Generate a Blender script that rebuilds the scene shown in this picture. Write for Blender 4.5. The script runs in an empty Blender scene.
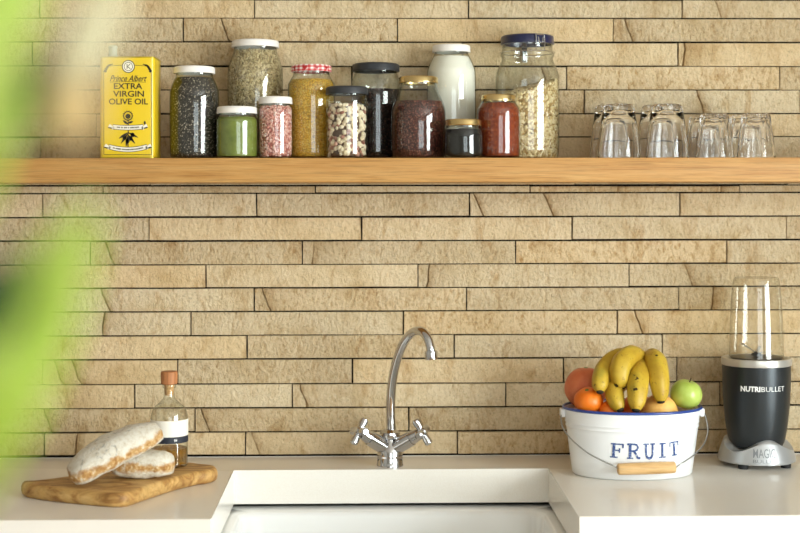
import bpy, bmesh, math, random
import numpy as np
from mathutils import Vector, Matrix, noise

random.seed(7)
rng = np.random.default_rng(7)
SC = bpy.context.scene
COL = SC.collection
PI = math.pi

# ------------------------------------------------------------------ camera
F = 1430.0            # focal length in pixels of an 800 x 533 frame
D = 3.10              # camera to brick wall
H = 0.555             # camera above the worktop (worktop = z 0)
YAW = math.radians(1.26)
ROLL = math.radians(0.09)
PPX, PPY = 400.0, 200.0
CP = Vector((0.0, -D, H))
FWD = Vector((math.sin(YAW), math.cos(YAW), 0))
_r0 = Vector((math.cos(YAW), -math.sin(YAW), 0)); _u0 = Vector((0, 0, 1))
RGT = _r0 * math.cos(ROLL) - _u0 * math.sin(ROLL)
UPV = _u0 * math.cos(ROLL) + _r0 * math.sin(ROLL)

def ray(px, py):
    return FWD * F + RGT * (px - PPX) + UPV * (PPY - py)
def pln(px, py, Y):            # the point seen at a pixel on the vertical plane y = Y
    d = ray(px, py); t = (Y - CP.y) / d.y
    return CP + d * t
def gnd(px, py, z=0.0):        # the point seen at a pixel on the horizontal plane z
    d = ray(px, py); t = (z - CP.z) / d.z
    return CP + d * t
def mpp(Y):                    # metres per pixel at that depth
    return (Y + D) / F

cam_d = bpy.data.cameras.new('camera'); cam = bpy.data.objects.new('camera', cam_d); COL.objects.link(cam)
cam_d.sensor_width = 36.0; cam_d.lens = 36.0 * F / 800.0
cam_d.shift_x = 0.0; cam_d.shift_y = -(266.5 - PPY) / 800.0
cam_d.clip_start = 0.02
cam.matrix_world = Matrix((
    (RGT.x, UPV.x, -FWD.x, CP.x), (RGT.y, UPV.y, -FWD.y, CP.y), (RGT.z, UPV.z, -FWD.z, CP.z), (0, 0, 0, 1)))
cam_d.dof.use_dof = True; cam_d.dof.focus_distance = 2.90; cam_d.dof.aperture_fstop = 2.7
SC.camera = cam

# ------------------------------------------------------------------ world, light, exposure
W = bpy.data.worlds.new('sky'); SC.world = W; W.use_nodes = True
bg = W.node_tree.nodes['Background']; bg.inputs[0].default_value = (0.82, 0.91, 1.0, 1); bg.inputs[1].default_value = 2.0
def area(name, loc, target, sx, sy, power, col):
    l = bpy.data.lights.new(name, 'AREA'); l.shape = 'RECTANGLE'; l.size = sx; l.size_y = sy; l.energy = power; l.color = col
    o = bpy.data.objects.new(name, l); COL.objects.link(o); o.location = loc
    o.rotation_euler = (Vector(target) - Vector(loc)).to_track_quat('-Z', 'Y').to_euler()
    return o
area('daylight_side_window', (2.72, -3.0, 0.42), (0, -3.0, 0.42), 2.5, 2.1, 218, (0.94, 0.975, 1.0))
area('rear_fill_light', (0.9, -5.1, 0.5), (0.9, 0, 0.5), 1.9, 1.5, 14, (0.95, 0.98, 1.0))  # weak fill light added behind the camera, not a source in view
SC.view_settings.view_transform = 'Standard'; SC.view_settings.look = 'None'
SC.view_settings.gamma = 1.0; SC.view_settings.use_curve_mapping = False
SC.view_settings.exposure = 0.40
SC.cycles.transparent_max_bounces = 40; SC.cycles.transmission_bounces = 20; SC.cycles.max_bounces = 20
SC.cycles.diffuse_bounces = 5; SC.cycles.use_denoising = True
SC.cycles.sample_clamp_indirect = 6.0

# ------------------------------------------------------------------ helpers
def lin(c):
    if isinstance(c, str):
        c = tuple(int(c[i:i + 2], 16) / 255 for i in (0, 2, 4))
    return tuple(x / 12.92 if x <= 0.04045 else ((x + 0.055) / 1.055) ** 2.4 for x in c) + (1.0,)

def mat(name, col, rough=0.5, metal=0.0, spec=0.5, coat=0.0, sss=0.0, trans=0.0, ior=1.5):
    m = bpy.data.materials.new(name); m.use_nodes = True
    b = m.node_tree.nodes['Principled BSDF']
    b.inputs['Base Color'].default_value = lin(col); b.inputs['Roughness'].default_value = rough
    b.inputs['Metallic'].default_value = metal; b.inputs['Specular IOR Level'].default_value = spec
    b.inputs['Coat Weight'].default_value = coat; b.inputs['Coat Roughness'].default_value = 0.05
    b.inputs['Transmission Weight'].default_value = trans; b.inputs['IOR'].default_value = ior
    if sss: b.inputs['Subsurface Weight'].default_value = sss; b.inputs['Subsurface Radius'].default_value = (.02, .012, .008)
    return m
class NT:
    def __init__(s, m): s.m = m; s.t = m.node_tree; s.b = s.t.nodes.get('Principled BSDF')
    def n(s, typ, **kw):
        nd = s.t.nodes.new(typ)
        for k, v in kw.items():
            if k.startswith('i_'):
                nd.inputs[int(k[2:]) if k[2:].isdigit() else k[2:].replace('_', ' ')].default_value = v
            else: setattr(nd, k, v)
        return nd
    def l(s, a, b): s.t.links.new(a, b)
    def coord(s, scale=(1, 1, 1), kind='Object', rnd=False, rot=(0, 0, 0)):
        tc = s.n('ShaderNodeTexCoord'); mp = s.n('ShaderNodeMapping'); mp.inputs['Scale'].default_value = scale
        mp.inputs['Rotation'].default_value = rot
        src = tc.outputs[kind]
        if rnd:
            oi = s.n('ShaderNodeObjectInfo'); mu = s.n('ShaderNodeVectorMath', operation='SCALE'); cb = s.n('ShaderNodeCombineXYZ')
            for i in range(3): s.l(oi.outputs['Random'], cb.inputs[i])
            s.l(cb.outputs[0], mu.inputs[0]); mu.inputs['Scale'].default_value = 37.0
            ad = s.n('ShaderNodeVectorMath', operation='ADD'); s.l(src, ad.inputs[0]); s.l(mu.outputs[0], ad.inputs[1]); src = ad.outputs[0]
        s.l(src, mp.inputs['Vector']); return mp.outputs[0]
    def noise(s, vec, scale, detail=4, rough=.55, dist=0):
        nd = s.n('ShaderNodeTexNoise'); s.l(vec, nd.inputs['Vector'])
        nd.inputs['Scale'].default_value = scale; nd.inputs['Detail'].default_value = detail
        nd.inputs['Roughness'].default_value = rough; nd.inputs['Distortion'].default_value = dist
        return nd.outputs['Fac']
    def ramp(s, fac, stops, interp='LINEAR'):
        nd = s.n('ShaderNodeValToRGB'); s.l(fac, nd.inputs[0]); cr = nd.color_ramp; cr.interpolation = interp
        while len(cr.elements) < len(stops): cr.elements.new(0.5)
        for e, (p, c) in zip(cr.elements, stops):
            e.position = p; e.color = lin(c) if not isinstance(c, (int, float)) else (c, c, c, 1)
        return nd.outputs['Color']
    def mix(s, fac, a, b, mode='MIX'):
        nd = s.n('ShaderNodeMix', data_type='RGBA', blend_type=mode)
        if isinstance(fac, (int, float)): nd.inputs[0].default_value = fac
        else: s.l(fac, nd.inputs[0])
        for v, i in ((a, 6), (b, 7)):
            if isinstance(v, str): nd.inputs[i].default_value = lin(v)
            else: s.l(v, nd.inputs[i])
        return nd.outputs[2]
    def math(s, op, a, b=None):
        nd = s.n('ShaderNodeMath', operation=op)
        for v, i in ((a, 0), (b, 1)):
            if v is None: continue
            if isinstance(v, (int, float)): nd.inputs[i].default_value = v
            else: s.l(v, nd.inputs[i])
        return nd.outputs[0]
    def bump(s, h, strength=.5, dist=.002, normal=None):
        nd = s.n('ShaderNodeBump'); s.l(h, nd.inputs['Height']); nd.inputs['Strength'].default_value = strength; nd.inputs['Distance'].default_value = dist
        if normal: s.l(normal, nd.inputs['Normal'])
        s.l(nd.outputs[0], s.b.inputs['Normal']); return nd.outputs[0]
    def base(s, c): s.l(c, s.b.inputs['Base Color'])

def glass_thin(name, tint='fbfdfb', edge='7d857c', boost=1.0, rough=0.0):
    """thin clear wall: what is behind shows through, the window mirrors in it"""
    m = bpy.data.materials.new(name); m.use_nodes = True; t = m.node_tree; t.nodes.clear()
    out = t.nodes.new('ShaderNodeOutputMaterial'); mx = t.nodes.new('ShaderNodeMixShader')
    tr = t.nodes.new('ShaderNodeBsdfTransparent'); tr.inputs[0].default_value = lin(tint)
    gl = t.nodes.new('ShaderNodeBsdfGlossy'); gl.inputs['Roughness'].default_value = rough; gl.inputs[0].default_value = (1, 1, 1, 1)
    lw = t.nodes.new('ShaderNodeLayerWeight'); lw.inputs[0].default_value = 0.5
    pw = t.nodes.new('ShaderNodeMath'); pw.operation = 'POWER'; pw.inputs[1].default_value = 4.5
    t.links.new(lw.outputs['Facing'], pw.inputs[0])
    ma = t.nodes.new('ShaderNodeMath'); ma.operation = 'MULTIPLY_ADD'; ma.inputs[1].default_value = 0.75; ma.inputs[2].default_value = 0.075 * boost
    t.links.new(pw.outputs[0], ma.inputs[0]); t.links.new(ma.outputs[0], mx.inputs[0])
    p3 = t.nodes.new('ShaderNodeMath'); p3.operation = 'POWER'; p3.inputs[1].default_value = 3.0; t.links.new(lw.outputs['Facing'], p3.inputs[0])
    ec = t.nodes.new('ShaderNodeMix'); ec.data_type = 'RGBA'; ec.inputs[6].default_value = lin(tint); ec.inputs[7].default_value = lin(edge)
    t.links.new(p3.outputs[0], ec.inputs[0]); t.links.new(ec.outputs[2], tr.inputs[0])
    t.links.new(tr.outputs[0], mx.inputs[1]); t.links.new(gl.outputs[0], mx.inputs[2]); t.links.new(mx.outputs[0], out.inputs[0])
    return m

def mesh_obj(name, verts, faces, m, parent=None, smooth=None, loc=None, stuff=False):
    me = bpy.data.meshes.new(name); me.from_pydata([tuple(v) for v in verts], [], faces); me.update()
    return from_mesh(name, me, m, parent, smooth, loc, stuff)
def from_mesh(name, me, m, parent=None, smooth=None, loc=None, stuff=False):
    if smooth is not None:
        me.shade_smooth()
        if smooth < 180: me.set_sharp_from_angle(angle=math.radians(smooth))
    o = bpy.data.objects.new(name, me); COL.objects.link(o)
    if isinstance(m, (list, tuple)):
        for q in m: me.materials.append(q)
    else: me.materials.append(m)
    if parent: o.parent = parent
    if loc is not None: o.location = loc
    if stuff: o['kind'] = 'stuff'
    return o
def from_bm(name, bm, m, parent=None, smooth=None, loc=None):
    bmesh.ops.recalc_face_normals(bm, faces=bm.faces)
    me = bpy.data.meshes.new(name); bm.to_mesh(me); bm.free()
    return from_mesh(name, me, m, parent, smooth, loc)
def thing(name, label, cat, loc, group=None, rot=(0, 0, 0)):
    o = bpy.data.objects.new(name, None); COL.objects.link(o); o.location = loc; o.rotation_euler = rot
    o.empty_display_size = 0.02
    return tag(o, label, cat, group)
def tag(o, label, cat, group=None):
    o['label'] = label; o['category'] = cat
    if group: o['group'] = group
    return o
def struct(o): o['kind'] = 'structure'; return o

def box_bm(bm, lo, hi, bev=0.0, seg=2):
    r = bmesh.ops.create_cube(bm, size=1.0); vs = r['verts']
    for v in vs: v.co = Vector([lo[i] + (v.co[i] + .5) * (hi[i] - lo[i]) for i in range(3)])
    if bev > 0:
        es = list({e for v in vs for e in v.link_edges})
        bmesh.ops.bevel(bm, geom=es, offset=bev, segments=seg, profile=.5, affect='EDGES')
def box(name, lo, hi, m, parent=None, bev=0.0, seg=2, loc=None):
    bm = bmesh.new(); box_bm(bm, lo, hi, bev, seg)
    return from_bm(name, bm, m, parent, 40 if bev else None, loc)
def lathe_data(prof, n=48, sx=1.0, sy=1.0, cap0=False, cap1=False, rfun=None):
    vs, fs = [], []
    for k, (r, z) in enumerate(prof):
        for i in range(n):
            a = 2 * PI * i / n; rr = rfun(a, r, z) if rfun else r
            vs.append((rr * sx * math.cos(a), rr * sy * math.sin(a), z))
    for k in range(len(prof) - 1):
        for i in range(n):
            j = (i + 1) % n; fs.append((k * n + i, k * n + j, (k + 1) * n + j, (k + 1) * n + i))
    if cap0: fs.append(tuple(range(n - 1, -1, -1)))
    if cap1: fs.append(tuple((len(prof) - 1) * n + i for i in range(n)))
    return vs, fs
def lathe(name, prof, m, parent=None, n=48, smooth=35, loc=None, **kw):
    v, f = lathe_data(prof, n, **kw); return mesh_obj(name, v, f, m, parent, smooth, loc)
def tube_data(path, rad, n=12, caps=True, flat=1.0):
    path = [Vector(p) for p in path]; N = len(path)
    if not isinstance(rad, (list, tuple)): rad = [rad] * N
    vs, fs = [], []; up = None
    for k in range(N):
        t = (path[min(k + 1, N - 1)] - path[max(k - 1, 0)]).normalized()
        if up is None:
            up = Vector((0, 0, 1)) if abs(t.z) < .9 else Vector((0, 1, 0))
        a = (up - t * up.dot(t)).normalized(); b = t.cross(a); up = a
        for i in range(n):
            g = 2 * PI * i / n; vs.append(path[k] + (a * math.cos(g) + b * math.sin(g) * flat) * rad[k])
    for k in range(N - 1):
        for i in range(n):
            j = (i + 1) % n; fs.append((k * n + i, k * n + j, (k + 1) * n + j, (k + 1) * n + i))
    if caps: fs.append(tuple(range(n - 1, -1, -1))); fs.append(tuple((N - 1) * n + i for i in range(n)))
    return vs, fs
def tube(name, path, rad, m, parent=None, n=12, smooth=50, loc=None, **kw):
    v, f = tube_data(path, rad, n, **kw); return mesh_obj(name, v, f, m, parent, smooth, loc)
def spline(pts, per=6):
    pts = [Vector(p) for p in pts]; out = []
    for i in range(len(pts) - 1):
        p0 = pts[max(i - 1, 0)]; p1 = pts[i]; p2 = pts[i + 1]; p3 = pts[min(i + 2, len(pts) - 1)]
        for k in range(per):
            t = k / per
            out.append(.5 * ((2 * p1) + (p2 - p0) * t + (2 * p0 - 5 * p1 + 4 * p2 - p3) * t * t + (3 * p1 - p0 - 3 * p2 + p3) * t ** 3))
    out.append(pts[-1]); return out
def interp(stops, x):
    for (a, u), (b, v) in zip(stops, stops[1:]):
        if x <= b: return u + (v - u) * max(0, (x - a)) / (b - a)
    return stops[-1][1]
def text_mesh(s, size, offset=0.0, shear=0.0, spacing=1.0, sx=1.0):
    c = bpy.data.curves.new('t', 'FONT'); c.body = s; c.size = size; c.align_x = 'CENTER'; c.align_y = 'CENTER'
    c.offset = offset; c.shear = shear; c.space_character = spacing; c.resolution_u = 3
    o = bpy.data.objects.new('t', c); COL.objects.link(o)
    dg = bpy.context.evaluated_depsgraph_get(); dg.update()
    me = bpy.data.meshes.new_from_object(o.evaluated_get(dg))
    vs = [(v.co.x * sx, v.co.y) for v in me.vertices]; fs = [tuple(p.vertices) for p in me.polygons]
    bpy.data.objects.remove(o); bpy.data.curves.remove(c); bpy.data.meshes.remove(me)
    return vs, fs
class Flat:
    """flat print gathered as 2-D shapes, then laid on a surface"""
    def __init__(s): s.v = []; s.f = []
    def add(s, vs, fs, dx=0, dy=0):
        n = len(s.v); s.v += [(x + dx, y + dy) for x, y in vs]; s.f += [tuple(i + n for i in f) for f in fs]
    def text(s, t, x, y, size, **kw): v, f = text_mesh(t, size, **kw); s.add(v, f, x, y)
    def fit(s, t, x0, x1, y, size, **kw):
        v, f = text_mesh(t, size, **kw); a = min(p[0] for p in v); b = max(p[0] for p in v); k = (x1 - x0) / (b - a)
        s.add([(x0 + (p[0] - a) * k, p[1]) for p in v], f, 0, y)
    def rect(s, x0, y0, x1, y1): s.add([(x0, y0), (x1, y0), (x1, y1), (x0, y1)], [(0, 1, 2, 3)])
    def stroke(s, pts, w, sub=1):
        q = []
        for a, b in zip(pts, pts[1:]):
            for k in range(sub): q.append((a[0] + (b[0] - a[0]) * k / sub, a[1] + (b[1] - a[1]) * k / sub))
        q.append(pts[-1]); vs = []
        for i, p in enumerate(q):
            a = q[max(i - 1, 0)]; b = q[min(i + 1, len(q) - 1)]; dx, dy = b[0] - a[0], b[1] - a[1]; L = math.hypot(dx, dy) or 1
            ww = w(i / (len(q) - 1)) if callable(w) else w
            vs += [(p[0] - dy / L * ww / 2, p[1] + dx / L * ww / 2), (p[0] + dy / L * ww / 2, p[1] - dx / L * ww / 2)]
        s.add(vs, [(2 * i, 2 * i + 1, 2 * i + 3, 2 * i + 2) for i in range(len(q) - 1)])
    def disc(s, x, y, r, n=16, ry=None):
        s.add([(x + r * math.cos(2 * PI * i / n), y + (ry or r) * math.sin(2 * PI * i / n)) for i in range(n)], [tuple(range(n))])
    def ring(s, x, y, r, w, n=20):
        s.stroke([(x + r * math.cos(2 * PI * i / n), y + r * math.sin(2 * PI * i / n)) for i in range(n + 1)], w)
    def lay(s, name, fn, m, parent): return mesh_obj(name, [fn(x, y) for x, y in s.v], s.f, m, parent)

# ------------------------------------------------------------------ materials
def brick_mat():
    m = mat('sandstone', 'd2b88d', .85, spec=.2); t = NT(m)
    v = t.coord((1, 1, 1), rnd=True)
    oi = t.n('ShaderNodeObjectInfo')
    big = t.noise(v, 10, 5, .62, .5); fine = t.noise(v, 210, 6, .68)
    vs = t.coord((44, 40, 24), rnd=True, rot=(0, -.75, 0)); chis = t.noise(vs, 3.0, 7, .66, .4)
    rock = t.noise(v, 60, 8, .66, .3)
    c = t.ramp(big, [(.26, 'c9b087'), (.44, 'dcc8a4'), (.60, 'e3d1b0'), (.80, 'd2ba92')])
    hue = t.ramp(oi.outputs['Random'], [(0, 'fdf4e6'), (.35, 'ffffff'), (.7, 'f8f4ee'), (1, 'fff8ee')])
    c = t.mix(1.0, c, hue, 'MULTIPLY')
    dg = t.ramp(t.noise(t.coord((15, 14, 6), rnd=True, rot=(0, -.8, 0)), 2.0, 6, .68, .8), [(.28, 'c9a876'), (.48, 'ffffff')]); c = t.mix(.62, c, dg, 'MULTIPLY')
    sg = t.ramp(chis, [(.32, 'cdb48e'), (.5, 'ffffff')]); c = t.mix(t.math('MULTIPLY', oi.outputs['Random'], .9), c, t.mix(1.0, c, sg, 'MULTIPLY'))
    pit = t.ramp(fine, [(.28, .62), (.45, 1.0)]); c = t.mix(1.0, c, pit, 'MULTIPLY')
    at = t.n('ShaderNodeAttribute', attribute_name='stain'); c = t.mix(t.math('MULTIPLY', at.outputs['Fac'], t.ramp(rock, [(.35, 1.0), (.7, .35)])), c, '93703f')
    t.base(c)
    sm = t.ramp(oi.outputs['Random'], [(.0, .55), (.40, .65), (.55, 1.0), (.8, .85), (1, .6)])
    h = t.math('ADD', t.math('MULTIPLY', t.math('ADD', t.math('MULTIPLY', chis, .9), t.math('MULTIPLY', rock, 1.0)), sm), t.math('MULTIPLY', fine, .16))
    t.bump(h, 1.0, .0105); return m
M = {}
M['brick'] = brick_mat()
M['grout'] = mat('dark_joint', '1d1813', .95, spec=.1)
M['plaster'] = mat('grey_plaster', 'a5a199', .9, spec=.2)
M['ceiling'] = mat('ceiling_paint', 'd0cec9', .9, spec=.2)
def wood_mat(name, c0, c1, c2, along=0, rough=.45, sc=1.0):
    m = mat(name, c1, rough, spec=.35); t = NT(m)
    s = [22 * sc, 22 * sc, 22 * sc]; s[along] = 1.1 * sc
    v = t.coord(tuple(s), rnd=True); a = t.noise(v, 2.2, 5, .6, .8); s2 = [160 * sc] * 3; s2[along] = 5 * sc
    b = t.noise(t.coord(tuple(s2), rnd=True), 1.4, 3, .6)
    c = t.ramp(a, [(.30, c0), (.5, c1), (.72, c2)]); g = t.ramp(b, [(.32, .74), (.52, 1.0)])
    t.base(t.mix(1.0, c, g, 'MULTIPLY')); t.bump(b, .25, .001); return m
M['oak'] = wood_mat('oiled_oak', 'ad7b40', 'bb8c50', 'c4995d', 0, .5, 2.2)
M['floor'] = wood_mat('floor_boards', '8c6a48', 'a5815a', 'b8956c', 1, .5, .6)
M['table_wood'] = wood_mat('table_wood', '9a7447', 'b48a58', 'c19a68', 0, .5, .8)
M['counter'] = mat('white_quartz', 'ece7de', .22, spec=.5)
t = NT(M['counter']); t.base(t.ramp(t.noise(t.coord(), 900, 2), [(.3, 'e8e2d8'), (.6, 'efebe3')]))
M['ceramic'] = mat('white_ceramic', 'f1f2f1', .12, coat=.4)
M['cabinet'] = mat('white_cabinet', 'e9e7e2', .5)
M['seal'] = mat('dark_gap', '15120f', .9)
M['chrome'] = mat('chrome', 'c6c6c8', .06, metal=1.0)
M['steel'] = mat('steel_wire', 'b4b4b2', .28, metal=1.0)
M['glass'] = glass_thin('clear_glass')
M['pane'] = glass_thin('window_glass', boost=.5)
M['plastic_clear'] = glass_thin('clear_plastic', 'fbfaf6', edge='bdbfba', boost=1.0)
M['tumbler'] = mat('tumbler_glass', 'ffffff', .0, trans=1.0, ior=1.48)
M['lid_white'] = mat('white_lid', 'ece8e2', .4)
M['lid_dark'] = mat('charcoal_lid', '2e3034', .45)
M['lid_blue'] = mat('blue_lid', '151b42', .3, coat=.3)
M['lid_gold'] = mat('gold_lid', 'd9bf86', .25, metal=1.0)
m = mat('gingham_lid', 'ffffff', .4); t = NT(m)
v = t.coord((1, 1, 1)); sep = t.n('ShaderNodeSeparateXYZ'); t.l(v, sep.inputs[0])
at = t.math('ARCTAN2', sep.outputs[0], sep.outputs[1])
ck = t.math('GREATER_THAN', t.math('SINE', t.math('MULTIPLY', at, 22)), 0); ck2 = t.math('GREATER_THAN', t.math('SINE', t.math('MULTIPLY', sep.outputs[2], 900)), 0)
sm_ = t.math('MULTIPLY', t.math('ADD', ck, ck2), .5); t.base(t.ramp(sm_, [(0, 'f4ece8'), (.5, 'dc8f8c'), (1, 'c0302f')])); M['lid_gingham'] = m
M['heart'] = mat('red_heart', 'b01f24', .4)

def speck_mat(name, stops, scale, bump=.6, rough=.6, interp='CONSTANT'):
    m = mat(name, stops[0][1], rough, spec=.3); t = NT(m); v = t.coord()
    vo = t.n('ShaderNodeTexVoronoi'); t.l(v, vo.inputs['Vector']); vo.inputs['Scale'].default_value = scale
    sp = t.n('ShaderNodeSeparateColor'); t.l(vo.outputs['Color'], sp.inputs[0])
    c = t.ramp(sp.outputs[0], stops, interp); dk = t.ramp(vo.outputs['Distance'], [(.25, 1.0), (.75, .45)])
    t.base(t.mix(1.0, c, dk, 'MULTIPLY')); t.bump(t.math('SUBTRACT', 1.0, vo.outputs['Distance']), bump, 1.0 / scale); return m
def island_mat(name, stops, rough=.6, bumpscale=None, interp='LINEAR'):
    m = mat(name, stops[0][1], rough, spec=.3); t = NT(m); g = t.n('ShaderNodeNewGeometry')
    c = t.ramp(g.outputs['Random Per Island'], stops, interp); t.base(c)
    if bumpscale: t.bump(t.noise(t.coord(), bumpscale, 3), .4, .001)
    return m
M['chia'] = speck_mat('chia', [(0, '211d19'), (.40, '3a332b'), (.66, '554b40'), (.82, '15120f'), (.91, 'cfc3ac')], 560)
M['millet'] = speck_mat('golden_couscous', [(0, 'e8ae2e'), (.3, 'f2c244'), (.7, 'd0942a'), (.85, 'f8d870')], 560, .4)
M['quinoa'] = speck_mat('red_quinoa', [(0, '4a2018'), (.35, '6a2f22'), (.7, '331512'), (.86, '9a6250')], 420)
M['darkbean'] = speck_mat('dark_lentils', [(0, '2a1c18'), (.5, '1d1412'), (.8, '4a2f26')], 260, .6)
M['powder'] = mat('white_flour', 'eeeade', .9, spec=.1)
M['pesto'] = mat('green_paste', '6f8f26', .55)
t = NT(M['pesto']); t.base(t.ramp(t.noise(t.coord((1, 1, 1)), 60, 3), [(.3, '5f6d1c'), (.7, '7a8630')]))
M['ink'] = mat('dark_preserve', '0c0f0f', .6, spec=.1)
m = mat('tomato_sauce', 'a83a22', .6, spec=.15); t = NT(m)
t.base(t.ramp(t.noise(t.coord(), 170, 5, .65), [(.3, '561a08'), (.5, '7e300f'), (.63, '99451c'), (.74, 'c07a40')])); M['tomato'] = m
M['seeds'] = island_mat('pale_seeds', [(0, 'a08a5e'), (.3, 'c4b084'), (.7, 'dccba2'), (1, '7e6c4a')])
M['oats'] = island_mat('rolled_oats', [(0, 'c8ac74'), (.25, 'e2cc9c'), (.78, 'efe0b8'), (.9, 'b6945a'), (1, '7c6038')])
M['salt'] = island_mat('pink_salt', [(0, 'c97f72'), (.3, 'e3b0a2'), (.6, 'd6988a'), (.85, 'f0d6ce'), (1, 'a85a50')], .4)
M['beans'] = island_mat('cream_beans', [(0, 'd8c6a4'), (.55, 'eadcc2'), (.78, 'e2cfb0'), (.86, '8d5a4a'), (1, 'c99a86')], .45)

# ------------------------------------------------------------------ the room
ZF, ZC = -0.92, 1.45
XL, XR, YB = -2.3, 2.6, -5.0
struct(box('floor', (XL, YB, ZF - .05), (XR, 0.05, ZF), M['floor']))
struct(box('ceiling', (XL, YB, ZC), (XR, 0.05, ZC + .05), M['ceiling']))
struct(box('wall_left', (XL - .1, YB, ZF), (XL, 0.05, ZC), M['plaster']))
def holed(name, axis, c0, c1, u0, u1, hu0, hu1, hz0, hz1, m):
    bm = bmesh.new()
    for (a0, a1, z0, z1) in ((u0, hu0, ZF, ZC), (hu1, u1, ZF, ZC), (hu0, hu1, ZF, hz0), (hu0, hu1, hz1, ZC)):
        if axis == 'x': box_bm(bm, (c0, a0, z0), (c1, a1, z1))
        else: box_bm(bm, (a0, c0, z0), (a1, c1, z1))
    return struct(from_bm(name, bm, m))
holed('wall_right', 'x', XR, XR + .1, YB, .05, -4.25, -1.75, -.62, 1.38, M['plaster'])
holed('wall_front', 'y', YB - .1, YB, XL, XR, -.05, 1.85, -.25, 1.25, M['plaster'])  # unseen wall; its opening is added to let the rear fill light in
def window(name, axis, c, u0, u1, z0, z1, nm):
    bm = bmesh.new(); w = .05
    def bar(a0, a1, b0, b1):
        if axis == 'x': box_bm(bm, (c - .03, a0, b0), (c + .03, a1, b1))
        else: box_bm(bm, (a0, c - .03, b0), (a1, c + .03, b1))
    bar(u0, u0 + w, z0, z1); bar(u1 - w, u1, z0, z1); bar(u0 + w, u1 - w, z0, z0 + w); bar(u0 + w, u1 - w, z1 - w, z1)
    for i in range(1, nm): x = u0 + (u1 - u0) * i / nm; bar(x - w / 2, x + w / 2, z0 + w, z1 - w)
    fr = struct(from_bm(name, bm, M['cabinet']))
    for i in range(nm):
        a = u0 + (u1 - u0) * i / nm + w * .6; b = u0 + (u1 - u0) * (i + 1) / nm - w * .6
        if axis == 'x': box('pane', (c - .003, a, z0 + w), (c + .003, b, z1 - w), M['pane'], fr)
        else: box('pane', (a, c - .003, z0 + w), (b, c + .003, z1 - w), M['pane'], fr)
window('window_1', 'x', XR + .05, -4.25, -1.75, -.62, 1.38, 1)
window('added_fill_window', 'y', YB - .05, -.05, 1.85, -.25, 1.25, 2)  # unseen window added around the rear fill light

# ---- brick wall: courses and joints measured on the photograph, laid on the plane y = 0
wall = struct(box('wall_back', (XL, .012, ZF), (XR, .12, ZC), M['plaster']))
box('joint_bed', (-1.70, .007, -.06), (1.78, .0125, ZC - .001), M['grout'], wall)
ZL = [-.3, 18.3, 42.2, 66.3, 90, 113.5, 137, 161, 185.6, 193, 216.8, 240.5, 264.3, 287.5, 311, 334.7, 358.5, 383.5, 407.2, 431.3, 454.3]
JX = [[39.5, 254.5, 468.5, 682], [183.5, 397.5, 613], [32.5, 247, 462.5, 678], [139, 352, 566.5, 779.5], [157, 371, 584.5, 799],
      [96, 309, 523, 735], [40.5, 254, 468, 682], [150, 362, 575, 788], [103, 315.5, 530, 739.5], [43, 256.5, 469.5, 679.5],
      [149, 361.5, 572, 786], [90, 302.5, 515.5, 726.5], [-7, 206, 418, 629], [41.5, 254.5, 466.5, 678.5], [-22, 191, 403.5, 617],
      [35, 247, 454.5, 662], [42.5, 177.5, 352.5, 563.5, 677], [134.5, 292.5, 505.5, 720], [-18, 195, 409, 623], [44.5, 245.5, 457.5, 668]]
courses = []
for k in range(20): courses.append((pln(369, ZL[k], 0).z, pln(369, ZL[k + 1], 0).z, [pln(x, (ZL[k] + ZL[k + 1]) / 2, 0).x for x in JX[k]]))
z = courses[0][0]; cnt = 0
while z < ZC - .06:
    courses.append((z + .052, z, [pln(x + (cnt * 97) % 213, 0, 0).x for x in (-30, 183, 396, 609)])); z += .052; cnt += 1
BX0, BX1 = -1.40, 1.45
def brick_mesh(w, h, seed, cracks=()):
    """front face with an uneven surface; a crack is a narrow vertical cleft cut into it"""
    ny = 2 if not cracks else 4; dp = .018; o = Vector((seed * 3.1, seed * 1.7, 0)); st = []
    cols = [(-w / 2 + w * i / 5, 0) for i in range(6)]
    for cx in cracks:
        cols = [c for c in cols if abs(c[0] - cx) > .016 or abs(abs(c[0]) - w / 2) < 1e-6] + [(cx - .0022, 1), (cx, 2), (cx + .0022, 3), (cx + .018, 4)]
    cols.sort(); nx = len(cols) - 1; vs = []; fs = []
    def nz(x, y, s, a): return noise.noise(Vector((x * s, y * s, seed * 5.3)) + o) * a
    for j in range(ny + 1):
        for i, (x, k) in enumerate(cols):
            zz = -h / 2 + h * j / ny; ex = i in (0, nx); ez = j in (0, ny)
            y = nz(x, zz, 22, .0028) + (.0022 if ex or ez else 0)
            if k: x += noise.noise(Vector((seed, zz * 95, 2))) * .0055 + zz * (-.38 if seed % 4 else .1)
            if k == 2: y += .0026 + .002 * (seed % 3)
            if k == 3: y += .0005
            if ez: zz += nz(x, zz, 40, .0007)
            if ex: x += nz(x, zz, 40, .0008)
            vs.append((x, y, zz)); st.append({0: 0, 1: .25, 2: .8, 3: .8, 4: .3}[k])
    n = len(vs); idx = lambda i, j: j * (nx + 1) + i
    for j in range(ny):
        for i in range(nx): fs.append((idx(i, j), idx(i + 1, j), idx(i + 1, j + 1), idx(i, j + 1)))
    rim = [idx(i, 0) for i in range(nx + 1)] + [idx(nx, j) for j in range(1, ny + 1)] + [idx(i, ny) for i in range(nx - 1, -1, -1)] + [idx(0, j) for j in range(ny - 1, 0, -1)]
    for q in rim: vs.append((vs[q][0], dp, vs[q][2])); st.append(0)
    for a in range(len(rim)):
        b = (a + 1) % len(rim); fs.append((rim[b], rim[a], n + a, n + b))
    return vs, fs, st
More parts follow.
